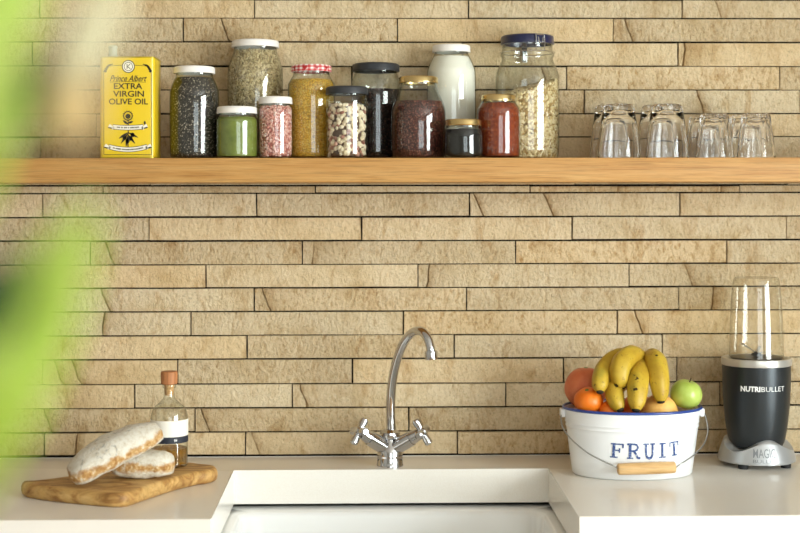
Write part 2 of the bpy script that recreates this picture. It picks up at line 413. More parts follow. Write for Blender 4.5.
CR = {0: [718], 1: [225, 628], 2: [684], 3: [783, 545], 4: [700], 8: [617, 720], 9: [478, 548], 11: [109, 313], 12: [30, 428, 688], 13: [105, 266, 712], 14: [103, 638],
      15: [665], 16: [58, 76], 17: [303], 18: [205, 419, 47], 19: [255, 76]}
sd = 0
for ci, (zt, zb, js) in enumerate(courses):
    L = .462; js = sorted(js); xs = list(js); ck = [pln(q, 200, 0).x for q in CR.get(ci, [])]
    while xs[0] > BX0: xs.insert(0, xs[0] - L)
    while xs[-1] < BX1: xs.append(xs[-1] + L)
    for a, b in zip(xs, xs[1:]):
        sd += 1
        g = .0011 + .0010 * random.random(); w = b - a - 2 * g; gt, gb = random.uniform(.0009, .0024), random.uniform(.0009, .0024); h = zt - zb - gt - gb; cx = (a + b) / 2
        v, f, st = brick_mesh(w, h, sd, [q - cx for q in ck if a + .012 < q < b - .015])
        br = mesh_obj('brick', v, f, M['brick'], wall, 25, loc=(cx, -.002 - .006 * random.random(), (zt - gt + zb + gb) / 2))
        br.data.attributes.new('stain', 'FLOAT', 'POINT').data.foreach_set('value', st)

# ---- worktop with the sink cut-out, sink, base cabinets
SX0, SX1, SYB, YF, CT = -.2768, .3690, -.166, -.600, -.067
bm = bmesh.new()
out = [(-1.9, -.002), (-1.9, YF), (SX0, YF), (SX0, SYB), (SX1, SYB), (SX1, YF), (2.2, YF), (2.2, -.002)]
tv = [bm.verts.new((x, y, 0)) for x, y in out]; bv = [bm.verts.new((x, y, CT)) for x, y in out]
n = len(out)
for i in range(n): bm.faces.new((tv[i], tv[(i + 1) % n], bv[(i + 1) % n], bv[i]))
for q in (tv, bv):
    bm.faces.new((q[0], q[1], q[2], q[3])); bm.faces.new((q[0], q[3], q[4], q[7])); bm.faces.new((q[4], q[5], q[6], q[7]))
bm.edges.ensure_lookup_table()
bm.normal_update()
es = [e for e in bm.edges if all(abs(v.co.z) < 1e-6 for v in e.verts) and any(abs(fc.normal.z) < .5 for fc in e.link_faces)]
bmesh.ops.bevel(bm, geom=es, offset=.0022, segments=3, profile=.5, affect='EDGES')
tag(from_bm('worktop', bm, M['counter'], None, 30), 'white polished stone worktop with a cut-out over the sink', 'worktop')

def rrect(x0, x1, y0, y1, r, n=6):
    o = []
    for cx, cy, a0 in ((x1 - r, y1 - r, 0), (x0 + r, y1 - r, 90), (x0 + r, y0 + r, 180), (x1 - r, y0 + r, 270)):
        for k in range(n + 1): a = math.radians(a0 + 90 * k / n); o.append((cx + r * math.cos(a), cy + r * math.sin(a)))
    return o
SZ = CT - .009
loops = [(-.335, .427, -.615, -.140, .02, SZ - .24), (-.335, .427, -.615, -.140, .02, SZ - .006), (-.331, .423, -.611, -.144, .02, SZ),
         (SX0 + .012, SX1 - .012, -.585, -.200, .035, SZ), (SX0 + .016, SX1 - .016, -.581, -.204, .04, SZ - .002), (SX0 + .020, SX1 - .020, -.577, -.209, .045, SZ - .010),
         (SX0 + .026, SX1 - .026, -.57, -.216, .05, SZ - .17), (SX0 + .05, SX1 - .05, -.545, -.24, .05, SZ - .195), (SX0 + .2, SX1 - .2, -.45, -.33, .05, SZ - .2)]
vs, fs = [], []
for (x0, x1, y0, y1, r, zz) in loops: vs += [(x, y, zz) for x, y in rrect(x0, x1, y0, y1, r)]
n = 28
for k in range(len(loops) - 1):
    for i in range(n): j = (i + 1) % n; fs.append((k * n + i, k * n + j, (k + 1) * n + j, (k + 1) * n + i))
fs.append(tuple(range(n - 1, -1, -1))); fs.append(tuple((len(loops) - 1) * n + i for i in range(n)))
sink = thing('butler_sink', 'white ceramic butler sink set under the worktop cut-out', 'sink', (0, 0, 0))
mesh_obj('basin', vs, fs, M['ceramic'], sink, 50)
lathe('drain', [(.04, SZ - .1995), (.042, SZ - .197), (.036, SZ - .196), (.012, SZ - .1985)], M['chrome'], sink, 32, cap1=True, loc=(.046, -.39, 0))
def cabinet(x0, x1, label, top=CT):
    c = thing('base_cabinet', label, 'cabinet', ((x0 + x1) / 2, -.3, ZF)); w = (x1 - x0) / 2; hh = top - ZF
    box('body', (-w, -.26, .1), (w, .296, hh), M['cabinet'], c, .001)
    box('plinth', (-w, -.22, 0), (w, .296, .1), M['cabinet'], c)
    d = box('door', (-w + .002, -.28, .12), (w - .002, -.26, hh - .012), M['cabinet'], c, .001)
    tube('handle', [(-.07, -.30, hh - .07), (.07, -.30, hh - .07)], .005, M['steel'], d)
cabinet(-1.9, -1.12, 'white base cabinet at the worktop end past the bread board')
cabinet(-1.12, -.338, 'white base cabinet under the worktop that carries the bread board')
cabinet(.43, 1.3, 'white base cabinet under the worktop that carries the fruit bucket')
cabinet(1.3, 2.2, 'white base cabinet at the worktop end past the blender')
cabinet(-.337, .429, 'white low base cabinet carrying the ceramic sink', SZ - .242)

# ---- oak shelf
SY = -.25
ST = pln(369, 157.8, SY).z; SB = pln(369, 182.2, SY).z
sh = box('wall_shelf', (-1.5, SY, SB), (1.6, -.004, ST), M['oak'], None, .0015)
tag(sh, 'long thick oak wall shelf holding jars and tumblers', 'shelf')

# ------------------------------------------------------------------ jars
ICO = None
def ico():
    global ICO
    if ICO is None:
        bm = bmesh.new(); bmesh.ops.create_icosphere(bm, subdivisions=1, radius=1.0)
        ICO = (np.array([v.co[:] for v in bm.verts]), np.array([[v.index for v in f.verts] for f in bm.faces])); bm.free()
    return ICO
def grains(name, pos, nrm, size, m, parent, tilt=.35, jit=.25):
    """many small ellipsoids lying against a surface, joined into one mesh"""
    V0, F0 = ico(); N = len(pos); nv = len(V0)
    out = np.zeros((N * nv, 3)); faces = (F0[None] + (np.arange(N) * nv)[:, None, None]).reshape(-1, 3)
    for i in range(N):
        nn = np.array(nrm[i]) + rng.normal(0, tilt, 3); nn /= np.linalg.norm(nn)
        a = np.cross(nn, rng.normal(size=3)); a /= np.linalg.norm(a); b = np.cross(nn, a)
        s = np.array(size) * (1 + rng.uniform(-jit, jit))
        out[i * nv:(i + 1) * nv] = pos[i] + V0[:, :1] * s[0] * a + V0[:, 1:2] * s[1] * b + V0[:, 2:] * s[2] * nn
    me = bpy.data.meshes.new(name); me.from_pydata(out.tolist(), [], faces.tolist()); me.update()
    return from_mesh(name, me, m, parent, 180, stuff=True)
def lid_prof(r, z0, z1, ridge=.0006):
    h = z1 - z0
    return [(r * .90, z0), (r, z0), (r + ridge, z0 + h * .12), (r, z0 + h * .25), (r, z1 - h * .25), (r - h * .08, z1 - h * .08), (r - h * .25, z1), (r * .8, z1), (r * .76, z1 - .0008), (0.0005, z1 - .0008)]
def jar(name, label, cx, Y, prof, lid, lidm, cont, top, kind=None, cname='contents', tilt=0.0, n=56, core='6b5c3e'):
    s = mpp(Y); c = pln(cx, 157, Y); base = Vector((c.x, Y, ST))
    root = thing(name, label, 'jar', base)
    zz = lambda y: pln(cx, y, Y).z - ST
    P = []
    for hw, y in prof: P.append((hw * s, .0005 if y is None else zz(y)))
    P = [(.001, .0022), (P[0][0] * .8, .0012)] + P
    sp = spline([(r, 0, q) for r, q in P], 3); G = [(max(p.x, .0008), max(p.z, .0004)) for p in sp]
    neck = P[-1][0]
    G += [(neck - .0018, P[-1][1]), (neck - .0018, P[-1][1] - .006)]
    lathe('jar_glass', G, M['glass'], root, n, 40)
    hw, y0, y1 = lid; R = hw * s; z0, z1 = zz(y1), zz(y0)
    ld = lathe('lid', lid_prof(R, z0, z1), lidm, root, n, 40, cap1=True)
    # contents: the inside of the glass up to the fill line
    zt = zz(top); wall_t = .0022
    C = [(.001, .0035), (P[1][0] - wall_t, .0035)]
    for r, q in G:
        if q > .0035 and q < zt and r > P[1][0]: C.append((r - wall_t, max(q, .0045)))
    rt = interp([(q, r) for r, q in G[2:-2]], zt) - wall_t if True else 0
    C += [(rt, zt), (rt * .7, zt + .001), (rt * .3, zt + .002), (.001, zt + .002)]
    rc = lambda q: interp([(b, a) for a, b in C[1:-3]], q)
    if kind is None:
        vv, ff = lathe_data(C, n, cap0=True, cap1=True)
        if tilt: vv = [(x, y, q + (tilt * x / rt - .25 * abs(tilt) * (y / rt)) * max(0, min(1, (q - zt * .75) / (zt * .25)))) for x, y, q in vv]
        mesh_obj(cname, vv, ff, cont, root, 60, stuff=True)
    else:
        size, dens = kind
        core_ = [(max(a - size[2] * 1.4, .0005), b) for a, b in C]
        tl = lambda x, y, q: q + (tilt * x / rt + .35 * abs(tilt) * (y / rt)) * max(0, min(1, (q - zt * .5) / (zt * .5)))
        vv, ff = lathe_data(core_, n, cap0=True, cap1=True); vv = [(x, y, tl(x, y, q) - .0015 * (q > .01)) for x, y, q in vv]
        mesh_obj('filling_core', vv, ff, mat('core_' + core, core, .9), root, 60, stuff=True)
        A = 2 * PI * rt * zt; N = int(A / (PI * size[0] * size[1]) * dens); pos, nr = [], []
        for _ in range(N):
            q = rng.uniform(.0035 + size[1] * .8, zt); a = rng.uniform(0, 2 * PI)
            r = rc(q) - size[2] * rng.uniform(.95, 1.9)
            x, y = r * math.cos(a), r * math.sin(a); pos.append((x, y, tl(x, y, q))); nr.append((math.cos(a), math.sin(a), 0))
        for _ in range(int(PI * rt * rt / (PI * size[0] * size[1]) * dens)):
            r = (rt - size[0]) * math.sqrt(rng.uniform(0, 1)); a = rng.uniform(0, 2 * PI); x, y = r * math.cos(a), r * math.sin(a)
            pos.append((x, y, tl(x, y, zt) + rng.uniform(-.001, .001))); nr.append((0, 0, 1))
        grains(cname, np.array(pos), np.array(nr), size, cont, root)
    root['s'] = s
    return root, zz, s, ld
B = None
jar('storage_jar', 'white-lidded jar of black chia seeds beside the yellow oil tin', 194.5, -.165,
    [(21.5, B), (24, 154), (24.5, 130), (24.5, 98), (23.5, 89), (20.5, 81), (18.5, 77), (18.5, 72)], (20.5, 67, 73.8), M['lid_white'], M['chia'], 78, cname='chia_seeds')
jar('storage_jar', 'tall white-lidded jar of pale long seeds behind the green paste jar', 255.5, -.066,
    [(25, B), (27, 151), (27.5, 120), (27.5, 76), (26, 65), (22.5, 55), (21.5, 51), (21.5, 46)], (23.5, 41, 47.8), M['lid_white'], M['seeds'], 52, kind=((.0056, .0017, .0014), 3.0), cname='seeds', core='94835c')
jar('storage_jar', 'short white-lidded jar of green paste', 237, -.200,
    [(19.5, B), (21, 154), (21, 140), (21, 122), (20.5, 119.5), (19, 117), (19, 112)], (20, 107, 113.8), M['lid_white'], M['pesto'], 117.5, cname='green_paste')
jar('storage_jar', 'small white-lidded jar of pink rock salt', 275.5, -.186,
    [(15.5, B), (17.4, 153), (17.4, 135), (17.4, 111), (16, 106.5), (15.5, 103)], (16.8, 97, 104.2), M['lid_white'], M['salt'], 107, kind=((.0032, .0026, .0020), 1.8), core='a8645a', cname='salt_crystals')
e_root, e_z, e_s, e_lid = jar('storage_jar', 'jar of golden grain with a red and white checked lid', 311.5, -.130,
    [(21.5, B), (23.5, 152), (23.5, 120), (23.5, 89), (22, 82), (18.5, 76), (18, 71)], (20, 65.5, 72.2), M['lid_gingham'], M['millet'], 80, cname='golden_grain')
jar('storage_jar', 'charcoal-lidded jar of cream and brown beans in front of the dark lentil jar', 347, -.195,
    [(18.5, B), (20.5, 153), (20.8, 130), (20.8, 102), (20, 97), (19, 93)], (21, 87, 94.6), M['lid_dark'], M['beans'], 106, kind=((.0066, .0050, .0044), 1.5), core='5a4434', cname='beans')
jar('storage_jar', 'tall charcoal-lidded jar partly filled with dark lentils', 376, -.058,
    [(22, B), (24, 152), (24.3, 120), (24.3, 86), (22.5, 77), (21, 73), (21, 70)], (23.5, 64, 71.8), M['lid_dark'], M['darkbean'], 90, cname='lentils')
jar('storage_jar', 'gold-lidded jar of reddish brown quinoa with sloping shoulders', 418.5, -.145,
    [(24.5, B), (27.5, 150), (27.7, 132), (27.2, 112), (24.8, 103), (20, 92), (18, 86), (18, 82)], (19.7, 77, 83.6), M['lid_gold'], M['quinoa'], 101.5, cname='quinoa')
jar('storage_jar', 'tall white-lidded jar of white flour', 451.5, -.060,
    [(22, B), (24.5, 152), (24.5, 120), (24.5, 77), (23, 67), (19, 58), (17, 54), (17, 51)], (19, 45.5, 52.6), M['lid_white'], M['powder'], 57, cname='flour')
jar('storage_jar', 'very small gold-lidded jar of black preserve', 463.5, -.209,
    [(17.5, B), (19.5, 153), (19.5, 145), (19.5, 135), (18, 129), (17.5, 125)], (18.5, 119.6, 125.8), M['lid_gold'], M['ink'], 129.5, cname='preserve')
k_root, k_z, k_s, _ = jar('storage_jar', 'gold-lidded jar of red tomato sauce', 498.5, -.166,
    [(19.5, B), (21.5, 153), (21.5, 135), (21.5, 112), (20, 107), (17.5, 103), (17.5, 100)], (17.2, 95, 101.8), M['lid_gold'], M['tomato'], 103.5, cname='tomato_sauce')
l_root, l_z, l_s, l_lid = jar('clip_top_jar', 'large clip-top jar of rolled oats with a dark blue lid', 527.5, -.073,
    [(29, B), (31.5, 150), (31.8, 120), (31.8, 82), (30, 71), (26.5, 63), (25.5, 59), (26.8, 55), (25.2, 51), (25.2, 44)], (26.6, 36, 44.8), M['lid_blue'], M['oats'], 88, kind=((.0046, .0033, .0012), 2.7), cname='oats', tilt=.020, core='b2935f')
# heart on the checked lid
s = e_s; R = 20 * s + .0009; hv = []
for i in range(24):
    a = 2 * PI * i / 24; hv.append((16 * math.sin(a) ** 3 / 16, (13 * math.cos(a) - 5 * math.cos(2 * a) - 2 * math.cos(3 * a) - math.cos(4 * a)) / 16))
for k, aa in enumerate((-1.85, -1.25, -.7, -2.5)):
    sc_ = .0055 if k == 0 else .0042; zc = (e_z(65.5) + e_z(72.2)) / 2
    mesh_obj('heart', [(R * math.cos(aa + x * sc_ / R), R * math.sin(aa + x * sc_ / R), zc + y * sc_) for x, y in hv], [tuple(range(24))], M['heart'], e_lid)
# embossed ticks on the tomato jar
for zrow, hgt in ((115.5, 4), (150, 5)):
    for aa in (-2.15, -1.95, -1.72, -1.55, -1.35, -1.12, -.95):
        R = 21.5 * k_s + .0006; z0, z1 = k_z(zrow + hgt / 2), k_z(zrow - hgt / 2)
        pts = [(R * math.cos(aa), R * math.sin(aa), z0), (R * math.cos(aa), R * math.sin(aa), z1)]
        tube('embossed_mark', pts, .0008, M['plastic_clear'], k_root, 6)
# wire clip of the oats jar
def cyl(R, a, zq): return (R * math.cos(a), R * math.sin(a), zq)
R = 26.9 * l_s + .002; a0 = -PI / 2 + .36; da = .16
zt, zm, zb = l_z(37.5), l_z(46), l_z(53)
tube('clip', [cyl(R, a0 - da, zt), cyl(R + .003, a0 - da, zm), cyl(R + .001, a0 - da, zb), cyl(R + .001, a0 + da, zb), cyl(R + .003, a0 + da, zm), cyl(R, a0 + da, zt), cyl(R, a0 - da, zt)], .0011, M['chrome'], l_root, 8)
tube('clip_lever', [cyl(R + .002, a0 - .09, l_z(40)), cyl(R + .005, a0 - .06, zm), cyl(R + .004, a0 + .06, zm), cyl(R + .002, a0 + .09, l_z(40))], .0013, M['chrome'], l_root, 8)
tube('neck_wire', [cyl(26.9 * l_s + .001, 2 * PI * i / 40, l_z(53)) for i in range(41)], .0009, M['chrome'], l_root, 8)
bm = bmesh.new(); box_bm(bm, (-.006, .0, l_z(60)), (.006, .004, l_z(40)), .001)
for v in bm.verts: v.co.y += 26 * l_s + .001
from_bm('hinge', bm, M['chrome'], l_root, 40)

# ------------------------------------------------------------------ olive oil tin
M['tin'] = mat('yellow_tin', 'e3c21c', .32, coat=.25); M['tin_rim'] = mat('tin_rim', 'c9b23a', .3, metal=.6)
M['print_dark'] = mat('dark_print', '2f2a1c', .6); M['print_white'] = mat('white_print', 'efe9d6', .5)
M['cap_plastic'] = mat('grey_plastic_cap', 'b9bcae', .35)
TY = -.222
p0 = pln(99.5, 158, TY); p1 = pln(154.5, 56.5, TY); TW = p1.x - p0.x; TH = p1.z - ST; TD = .092
tin = thing('oil_tin', 'yellow rectangular tin of extra virgin olive oil', 'tin', ((p0.x + p1.x) / 2, TY + TD / 2, ST))
def rbox(z0, z1, w, d, r, name, m, ch=.0):
    L0 = rrect(-w / 2, w / 2, -d / 2, d / 2, r, 5); L1 = rrect(-w / 2 + ch, w / 2 - ch, -d / 2 + ch, d / 2 - ch, r, 5); n = len(L0)
    vs = [(x, y, z0) for x, y in L1] + [(x, y, z0 + ch) for x, y in L0] + [(x, y, z1 - ch) for x, y in L0] + [(x, y, z1) for x, y in L1]; fs = []
    for k in range(3):
        for i in range(n): j = (i + 1) % n; fs.append((k * n + i, k * n + j, (k + 1) * n + j, (k + 1) * n + i))
    fs += [tuple(range(n - 1, -1, -1)), tuple(3 * n + i for i in range(n))]
    return mesh_obj(name, vs, fs, m, tin, 40)
rbox(.0, TH - .002, TW, TD, .009, 'tin_body', M['tin'], .001)
rbox(TH - .0025, TH, TW + .0022, TD + .0022, .010, 'top_seam', M['tin_rim'], .0006)
rbox(.0002, .003, TW + .0016, TD + .0016, .0098, 'bottom_seam', M['tin_rim'], .0006)
cpx = pln(112.5, 50, TY + TD * .55).x - tin.location.x
lathe('spout_cap', [(.011, TH), (.011, TH + .006), (.0085, TH + .008), (.0085, TH + .022), (.0095, TH + .023), (.0095, TH + .026), (.006, TH + .028)], M['cap_plastic'], tin, 24, cap1=True, loc=(cpx, .01, 0))
fy = -TD / 2 - .0007
px = TW / 55.0                     # one photograph pixel on the tin front
tx = lambda p: (p - 127.0) * px
tz = lambda p: TH - (p - 56.5) * px * (TH / px / 101.3)
on_tin = lambda x, y: (x, fy, y)
A = Flat()
for y, s_, xa, xb in ((86.3, 'EXTRA', 114, 142.3), (93.9, 'VIRGIN', 113.2, 144), (101.6, 'OLIVE OIL', 109, 148)):
    A.fit(s_, tx(xa), tx(xb), tz(y), 8.3 * px, offset=.00022)
A.fit('Prince Albert', tx(110), tx(147), tz(78.6), 8.6 * px, shear=.45, offset=.0001)
A.stroke([(tx(110), tz(82)), (tx(128), tz(81.4)), (tx(146), tz(82.2))], .3 * px)
# thin border with corner flourishes
for pts in ([(104, 154), (104, 70), (108, 66), (122, 65.2)], [(134, 65.2), (148, 66), (151.5, 70), (151.5, 154)], [(104, 154), (151.5, 154)]):
    A.stroke([(tx(a), tz(b)) for a, b in pts], .45 * px)
for sx_ in (-1, 1):
    for k in range(6):
        a = k / 5; A.disc(tx(128 + sx_ * (22.5 - 5 * a)), tz(65 + 6 * (1 - a) ** 2), (1.5 - .7 * a) * px, 10)
    A.stroke([(tx(128 + sx_ * 22), tz(70)), (tx(128 + sx_ * 20), tz(66)), (tx(128 + sx_ * 15), tz(64))], .8 * px)
A.ring(tx(128.5), tz(66.5), 6.0 * px, .9 * px); A.ring(tx(128.5), tz(66.5), 3.9 * px, .5 * px)
# sun medallion and olive sprig
A.ring(tx(128), tz(115.5), 4.3 * px, 1.0 * px); A.disc(tx(128), tz(116), 2.6 * px)
for k in range(14):
    a = 2 * PI * k / 14; A.stroke([(tx(128) + 4.6 * px * math.cos(a), tz(115.5) + 4.6 * px * math.sin(a)), (tx(128) + 5.6 * px * math.cos(a), tz(115.5) + 5.6 * px * math.sin(a))], .4 * px)
A.stroke([(tx(128), tz(119)), (tx(128.3), tz(125)), (tx(128), tz(147))], .9 * px)
for (ax, ay, bx, by) in ((128, 132, 119, 138), (128, 133, 121, 143), (128, 135, 126, 146), (128, 134, 135, 143), (128, 132, 138, 137), (128, 124, 123, 120), (128, 123, 133, 121)):
    A.stroke([(tx(ax), tz(ay)), (tx((ax + bx) / 2), tz((ay + by) / 2)), (tx(bx), tz(by))], lambda u: px * (.25 + 2.0 * math.sin(PI * min(max(u, .02), .98))), 5)
for (ax, ay) in ((124.5, 137), (130.5, 138), (127.5, 140.5), (132.5, 134.5)): A.disc(tx(ax), tz(ay), 2.1 * px, 12, 2.4 * px)
A.disc(tx(144.8), tz(122.5), 1.0 * px, 8, 1.9 * px)
A.lay('dark_lettering', on_tin, M['print_dark'], tin)
fy -= .0003; Wt = Flat()
Wt.disc(tx(128.5), tz(66.5), 5.6 * px, 24); Wt.lay('white_medallion', on_tin, M['print_white'], tin)
bow = lambda y, x, k: y + k * ((x - 128) / 20) ** 2
for y, k, hw in ((127.3, -1.6, 15), (149, -3.2, 19)):
    Wt = Flat(); Wt.stroke([(tx(128 + hw * u), tz(bow(y, 128 + hw * u, k))) for u in np.linspace(-1, 1, 15)], 4.4 * px)
    for sx_ in (-1, 1): Wt.stroke([(tx(128 + sx_ * (hw - 1)), tz(bow(y, 128 + hw, k) + 1.8)), (tx(128 + sx_ * (hw + 4)), tz(bow(y, 128 + hw, k) - 1.5))], 3.2 * px)
    Wt.lay('white_banner', on_tin, M['print_white'], tin)
fy -= .0003; A2 = Flat()
A2.ring(tx(128.5), tz(66.5), 4.2 * px, .6 * px); A2.stroke([(tx(127.2), tz(64.2)), (tx(127.2), tz(68.8))], .8 * px); A2.stroke([(tx(130.2), tz(64.2)), (tx(127.6), tz(66.5)), (tx(130.4), tz(68.8))], .8 * px)
A2.lay('monogram', on_tin, M['print_dark'], tin)
for y, k, hw in ((127.3, -1.6, 15), (149, -3.2, 19)):
    A2 = Flat()
    for off in (-2.3, 2.3): A2.stroke([(tx(128 + hw * u), tz(bow(y, 128 + hw * u, k) + off)) for u in np.linspace(-1, 1, 15)], .5 * px)
    q = -hw + 4.0
    while q < hw - 4: w_ = random.uniform(.6, 1.1); A2.stroke([(tx(128 + q), tz(bow(y, 128 + q, k))), (tx(128 + q + w_), tz(bow(y, 128 + q + w_, k)))], 1.5 * px); q += w_ + random.choice((.35, .35, .4, 1.0))
    for sx_ in (-1, 1): A2.stroke([(tx(128 + sx_ * (hw + 1)), tz(bow(y, 128 + hw, k) + 1.5)), (tx(128 + sx_ * (hw + 4.5)), tz(bow(y, 128 + hw, k) + .5))], 1.3 * px)
    A2.lay('banner_print', on_tin, M['print_dark'], tin)

# ------------------------------------------------------------------ tumblers, upside down
def tumbler(cx, Y, rt, rb, ytop, label, ribs, group):
    s = mpp(Y); c = pln(cx, 157, Y); h = pln(cx, ytop, Y).z - ST
    o, i_ = [], []
    rb *= s; rt *= s; th = .0022; base_t = .014 if not ribs else .010
    prof = [(rb, .0005), (rb + .0005, .003)]
    for k in range(1, 9): u = k / 8; prof.append((rb + (rt - rb) * (u ** (1.5 if not ribs else 1.1)), .003 + (h - .011) * u))
    prof += [(rt - .0015, h - .0035), (rt - .005, h - .0006), (rt * .6, h), (rt * .55, h - .002), (.0006, h - .0025)]
    inner = [(.0006, h - base_t), (rt * .6, h - base_t - .001), (rt - th - .004, h - base_t - .006)]
    for k in range(7, -1, -1): u = k / 8; inner.append((rb + (rt - rb) * (u ** (1.5 if not ribs else 1.1)) - th, .003 + (h - base_t - .012) * u))
    inner += [(rb - th + .0003, .0005), (rb, .0005)]
    allp = prof + inner; npf = len(prof)
    rf = None
    if ribs:
        def rf(a, r, z):
            u = max(0, min(1, (z - h * .18) / (h * .2))) * max(0, min(1, (h - z) / .003))
            return r * (1 + .035 * u * math.cos(ribs * a)) if r > rt * .8 else r
    v, f = lathe_data(allp, 72 if ribs else 56, rfun=rf)
    o = mesh_obj('drinking_glass', v, f, M['tumbler'], None, 60, loc=(c.x, Y, ST))
    tag(o, label, 'glass', group)
gp, gr = 'smooth upturned tumblers', 'fluted upturned tumblers'
tumbler(618.8, -.200, 15.5, 21.2, 104, 'smooth clear tumbler upside down at shelf front, on the oats jar side', 0, gp)
tumbler(667.0, -.200, 15.5, 21.2, 104, 'smooth clear tumbler upside down at shelf front, next to the fluted tumblers', 0, gp)
tumbler(610.3, -.098, 15.0, 20.5, 105, 'smooth clear tumbler upside down at shelf back, on the oats jar side', 0, gp)
tumbler(656.8, -.098, 15.0, 20.5, 105, 'smooth clear tumbler upside down at shelf back, next to the fluted tumblers', 0, gp)
tumbler(714.5, -.200, 14.3, 19.0, 113.5, 'short fluted tumbler upside down at shelf front, beside the smooth tumblers', 14, gr)
tumbler(756.0, -.200, 14.3, 19.0, 113.5, 'short fluted tumbler upside down at shelf front, last of its row', 14, gr)
tumbler(703.5, -.105, 14.0, 18.5, 114.2, 'short fluted tumbler upside down at shelf back, beside the smooth tumblers', 14, gr)
tumbler(744.5, -.105, 14.0, 18.5, 114.2, 'short fluted tumbler upside down at shelf back, last of its row', 14, gr)

# ------------------------------------------------------------------ mixer tap
TPY = -.110
tp = pln(390, 462, TPY); tap = thing('mixer_tap', 'chrome swan-neck mixer tap with two cross-head handles', 'tap', (tp.x, TPY, 0))
TL = lambda px_, py_, Y: pln(px_, py_, Y) - Vector((tp.x, TPY, 0))
lathe('base', [(.0280, 0), (.0280, .003), (.0268, .005), (.0268, .020), (.0258, .030), (.0225, .040), (.0165, .048), (.0145, .056)], M['chrome'], tap, 40, cap0=True, cap1=True)
lathe('collar', [(.0135, .054), (.0205, .058), (.0215, .064), (.0205, .070), (.0150, .074), (.0125, .076)], M['chrome'], tap, 36, cap0=True, cap1=True)
path = [TL(391.5, 436, TPY), TL(390.5, 415, TPY), TL(391, 395, TPY - .003), TL(393.5, 374, TPY - .014), TL(398.5, 355, TPY - .030), TL(405.5, 340, TPY - .052), TL(414, 332.0, TPY - .076), TL(421.5, 331.5, TPY - .097), TL(427, 337.5, TPY - .113), TL(430, 346, TPY - .120), TL(430.8, 352, TPY - .122)]
P = spline(path, 7); rr = [.0098 - .0008 * i / len(P) for i in range(len(P))]
sp = tube('spout', P, rr, M['chrome'], tap, 20)
d = (P[-1] - P[-3]).normalized(); e = P[-1]
tube('nozzle', [e - d * .003, e - d * .002, e + d * .0015, e + d * .014, e + d * .016, e + d * .016], [.0095, .0122, .0125, .0125, .0118, .0085], M['chrome'], tap, 24, smooth=30)
for sgn, a, b, hc in ((-1, (388, 449), (361, 432.5), (356.5, 433.5)), (1, (392, 449), (420.5, 433), (425, 434.5))):
    A0 = TL(a[0], a[1], TPY - .004); B0 = TL(b[0], b[1], TPY - .030); ax = (B0 - A0).normalized(); L = (B0 - A0).length
    body = tube('valve_body', [A0, A0 + ax * L * .25, A0 + ax * L * .26, A0 + ax * L * .68, A0 + ax * L * .69, A0 + ax * L * .95], [.0145, .0145, .0165, .0160, .0140, .0120], M['chrome'], tap, 24, smooth=30)
    u = Vector((0, -1, .25)); u = (u - ax * u.dot(ax)).normalized(); w = ax.cross(u)
    hub0 = A0 + ax * L * .93; bmv, bmf = tube_data([hub0, hub0 + ax * .006, hub0 + ax * .016, hub0 + ax * .019], [.008, .0095, .0095, .006], 16)
    for k in range(4):
        g = PI / 2 * k + .14; dr = u * math.cos(g) + w * math.sin(g); c0 = hub0 + ax * .010
        v2, f2 = tube_data([c0, c0 + dr * .010, c0 + dr * .018, c0 + dr * .0265, c0 + dr * .0295], [.0085, .0070, .0088, .0086, .0055], 12)
        o_ = len(bmv); bmv = bmv + v2; bmf = bmf + [tuple(i + o_ for i in q) for q in f2]
    mesh_obj('cross_handle', bmv, bmf, M['chrome'], tap, 40)

# ------------------------------------------------------------------ fruit bucket
M['enamel'] = mat('white_enamel', 'eeeff0', .28, coat=.3); M['enamel_blue'] = mat('blue_enamel_rim', '24408c', .3, coat=.3)
m = mat('stencil_blue', '24417e', .6); M['stencil'] = m; t = NT(m)
t.base(t.ramp(t.noise(t.coord(), 260, 4, .7), [(.36, 'c4cde0'), (.46, '35528f'), (.7, '22396f')]))
M['grip_wood'] = wood_mat('turned_grip_wood', 'd2a468', 'dfb67e', 'e8c592', 0, .5, 3)
BY = -.205
bc = gnd(632, 475.5, 0); bc = Vector((pln(632, 460, BY).x, BY, 0))
buck = thing('fruit_bucket', 'oval white enamel bucket with blue rim and stencilled lettering', 'bucket', bc)
sB = mpp(BY); BH = pln(632, 406.5, BY).z
def bax(z):
    u = z / BH; return .1210 + .0175 * u, .0865 + .0165 * u       # half width, half depth
BPF = [(.0, 0), (.004, .0), (.02, 0), (.045, -.0), (.118, -.001), (.124, .001), (.128, .0), (.3, 0)]
outer = [(-.004, .001), (-.001, .0), (0, .003)]
zs = [.0004, .004, .03, .060, .090, .0955, .098, .1005, .104, .1065, .109, .120, BH]
add = [-.003, 0, 0, 0, 0, 0, .0014, 0, 0, .0012, 0, 0, .0006]
vs, fs = [], []; n = 72
rings = [(z, d) for z, d in zip(zs, add)] + [(z, d - .0022) for z, d in zip(reversed(zs), reversed(add))]
rings[-1] = (.003, -.006)
for z, dl in rings:
    a_, b_ = bax(z)
    for i in range(n): g = 2 * PI * i / n; vs.append(((a_ + dl) * math.cos(g), (b_ + dl) * math.sin(g), z))
for k in range(len(rings) - 1):
    for i in range(n): j = (i + 1) % n; fs.append((k * n + i, k * n + j, (k + 1) * n + j, (k + 1) * n + i))
fs.append(tuple(range(n - 1, -1, -1))); fs.append(tuple((len(rings) - 1) * n + i for i in range(n)))
mesh_obj('bucket_body', vs, fs, M['enamel'], buck, 50)
a_, b_ = bax(BH)
v, f = tube_data([((a_ + .0008) * math.cos(2 * PI * i / 72), (b_ + .0008) * math.sin(2 * PI * i / 72), BH) for i in range(73)], .0030, 10)
mesh_obj('rim', v, f, M['enamel_blue'], buck, 60)
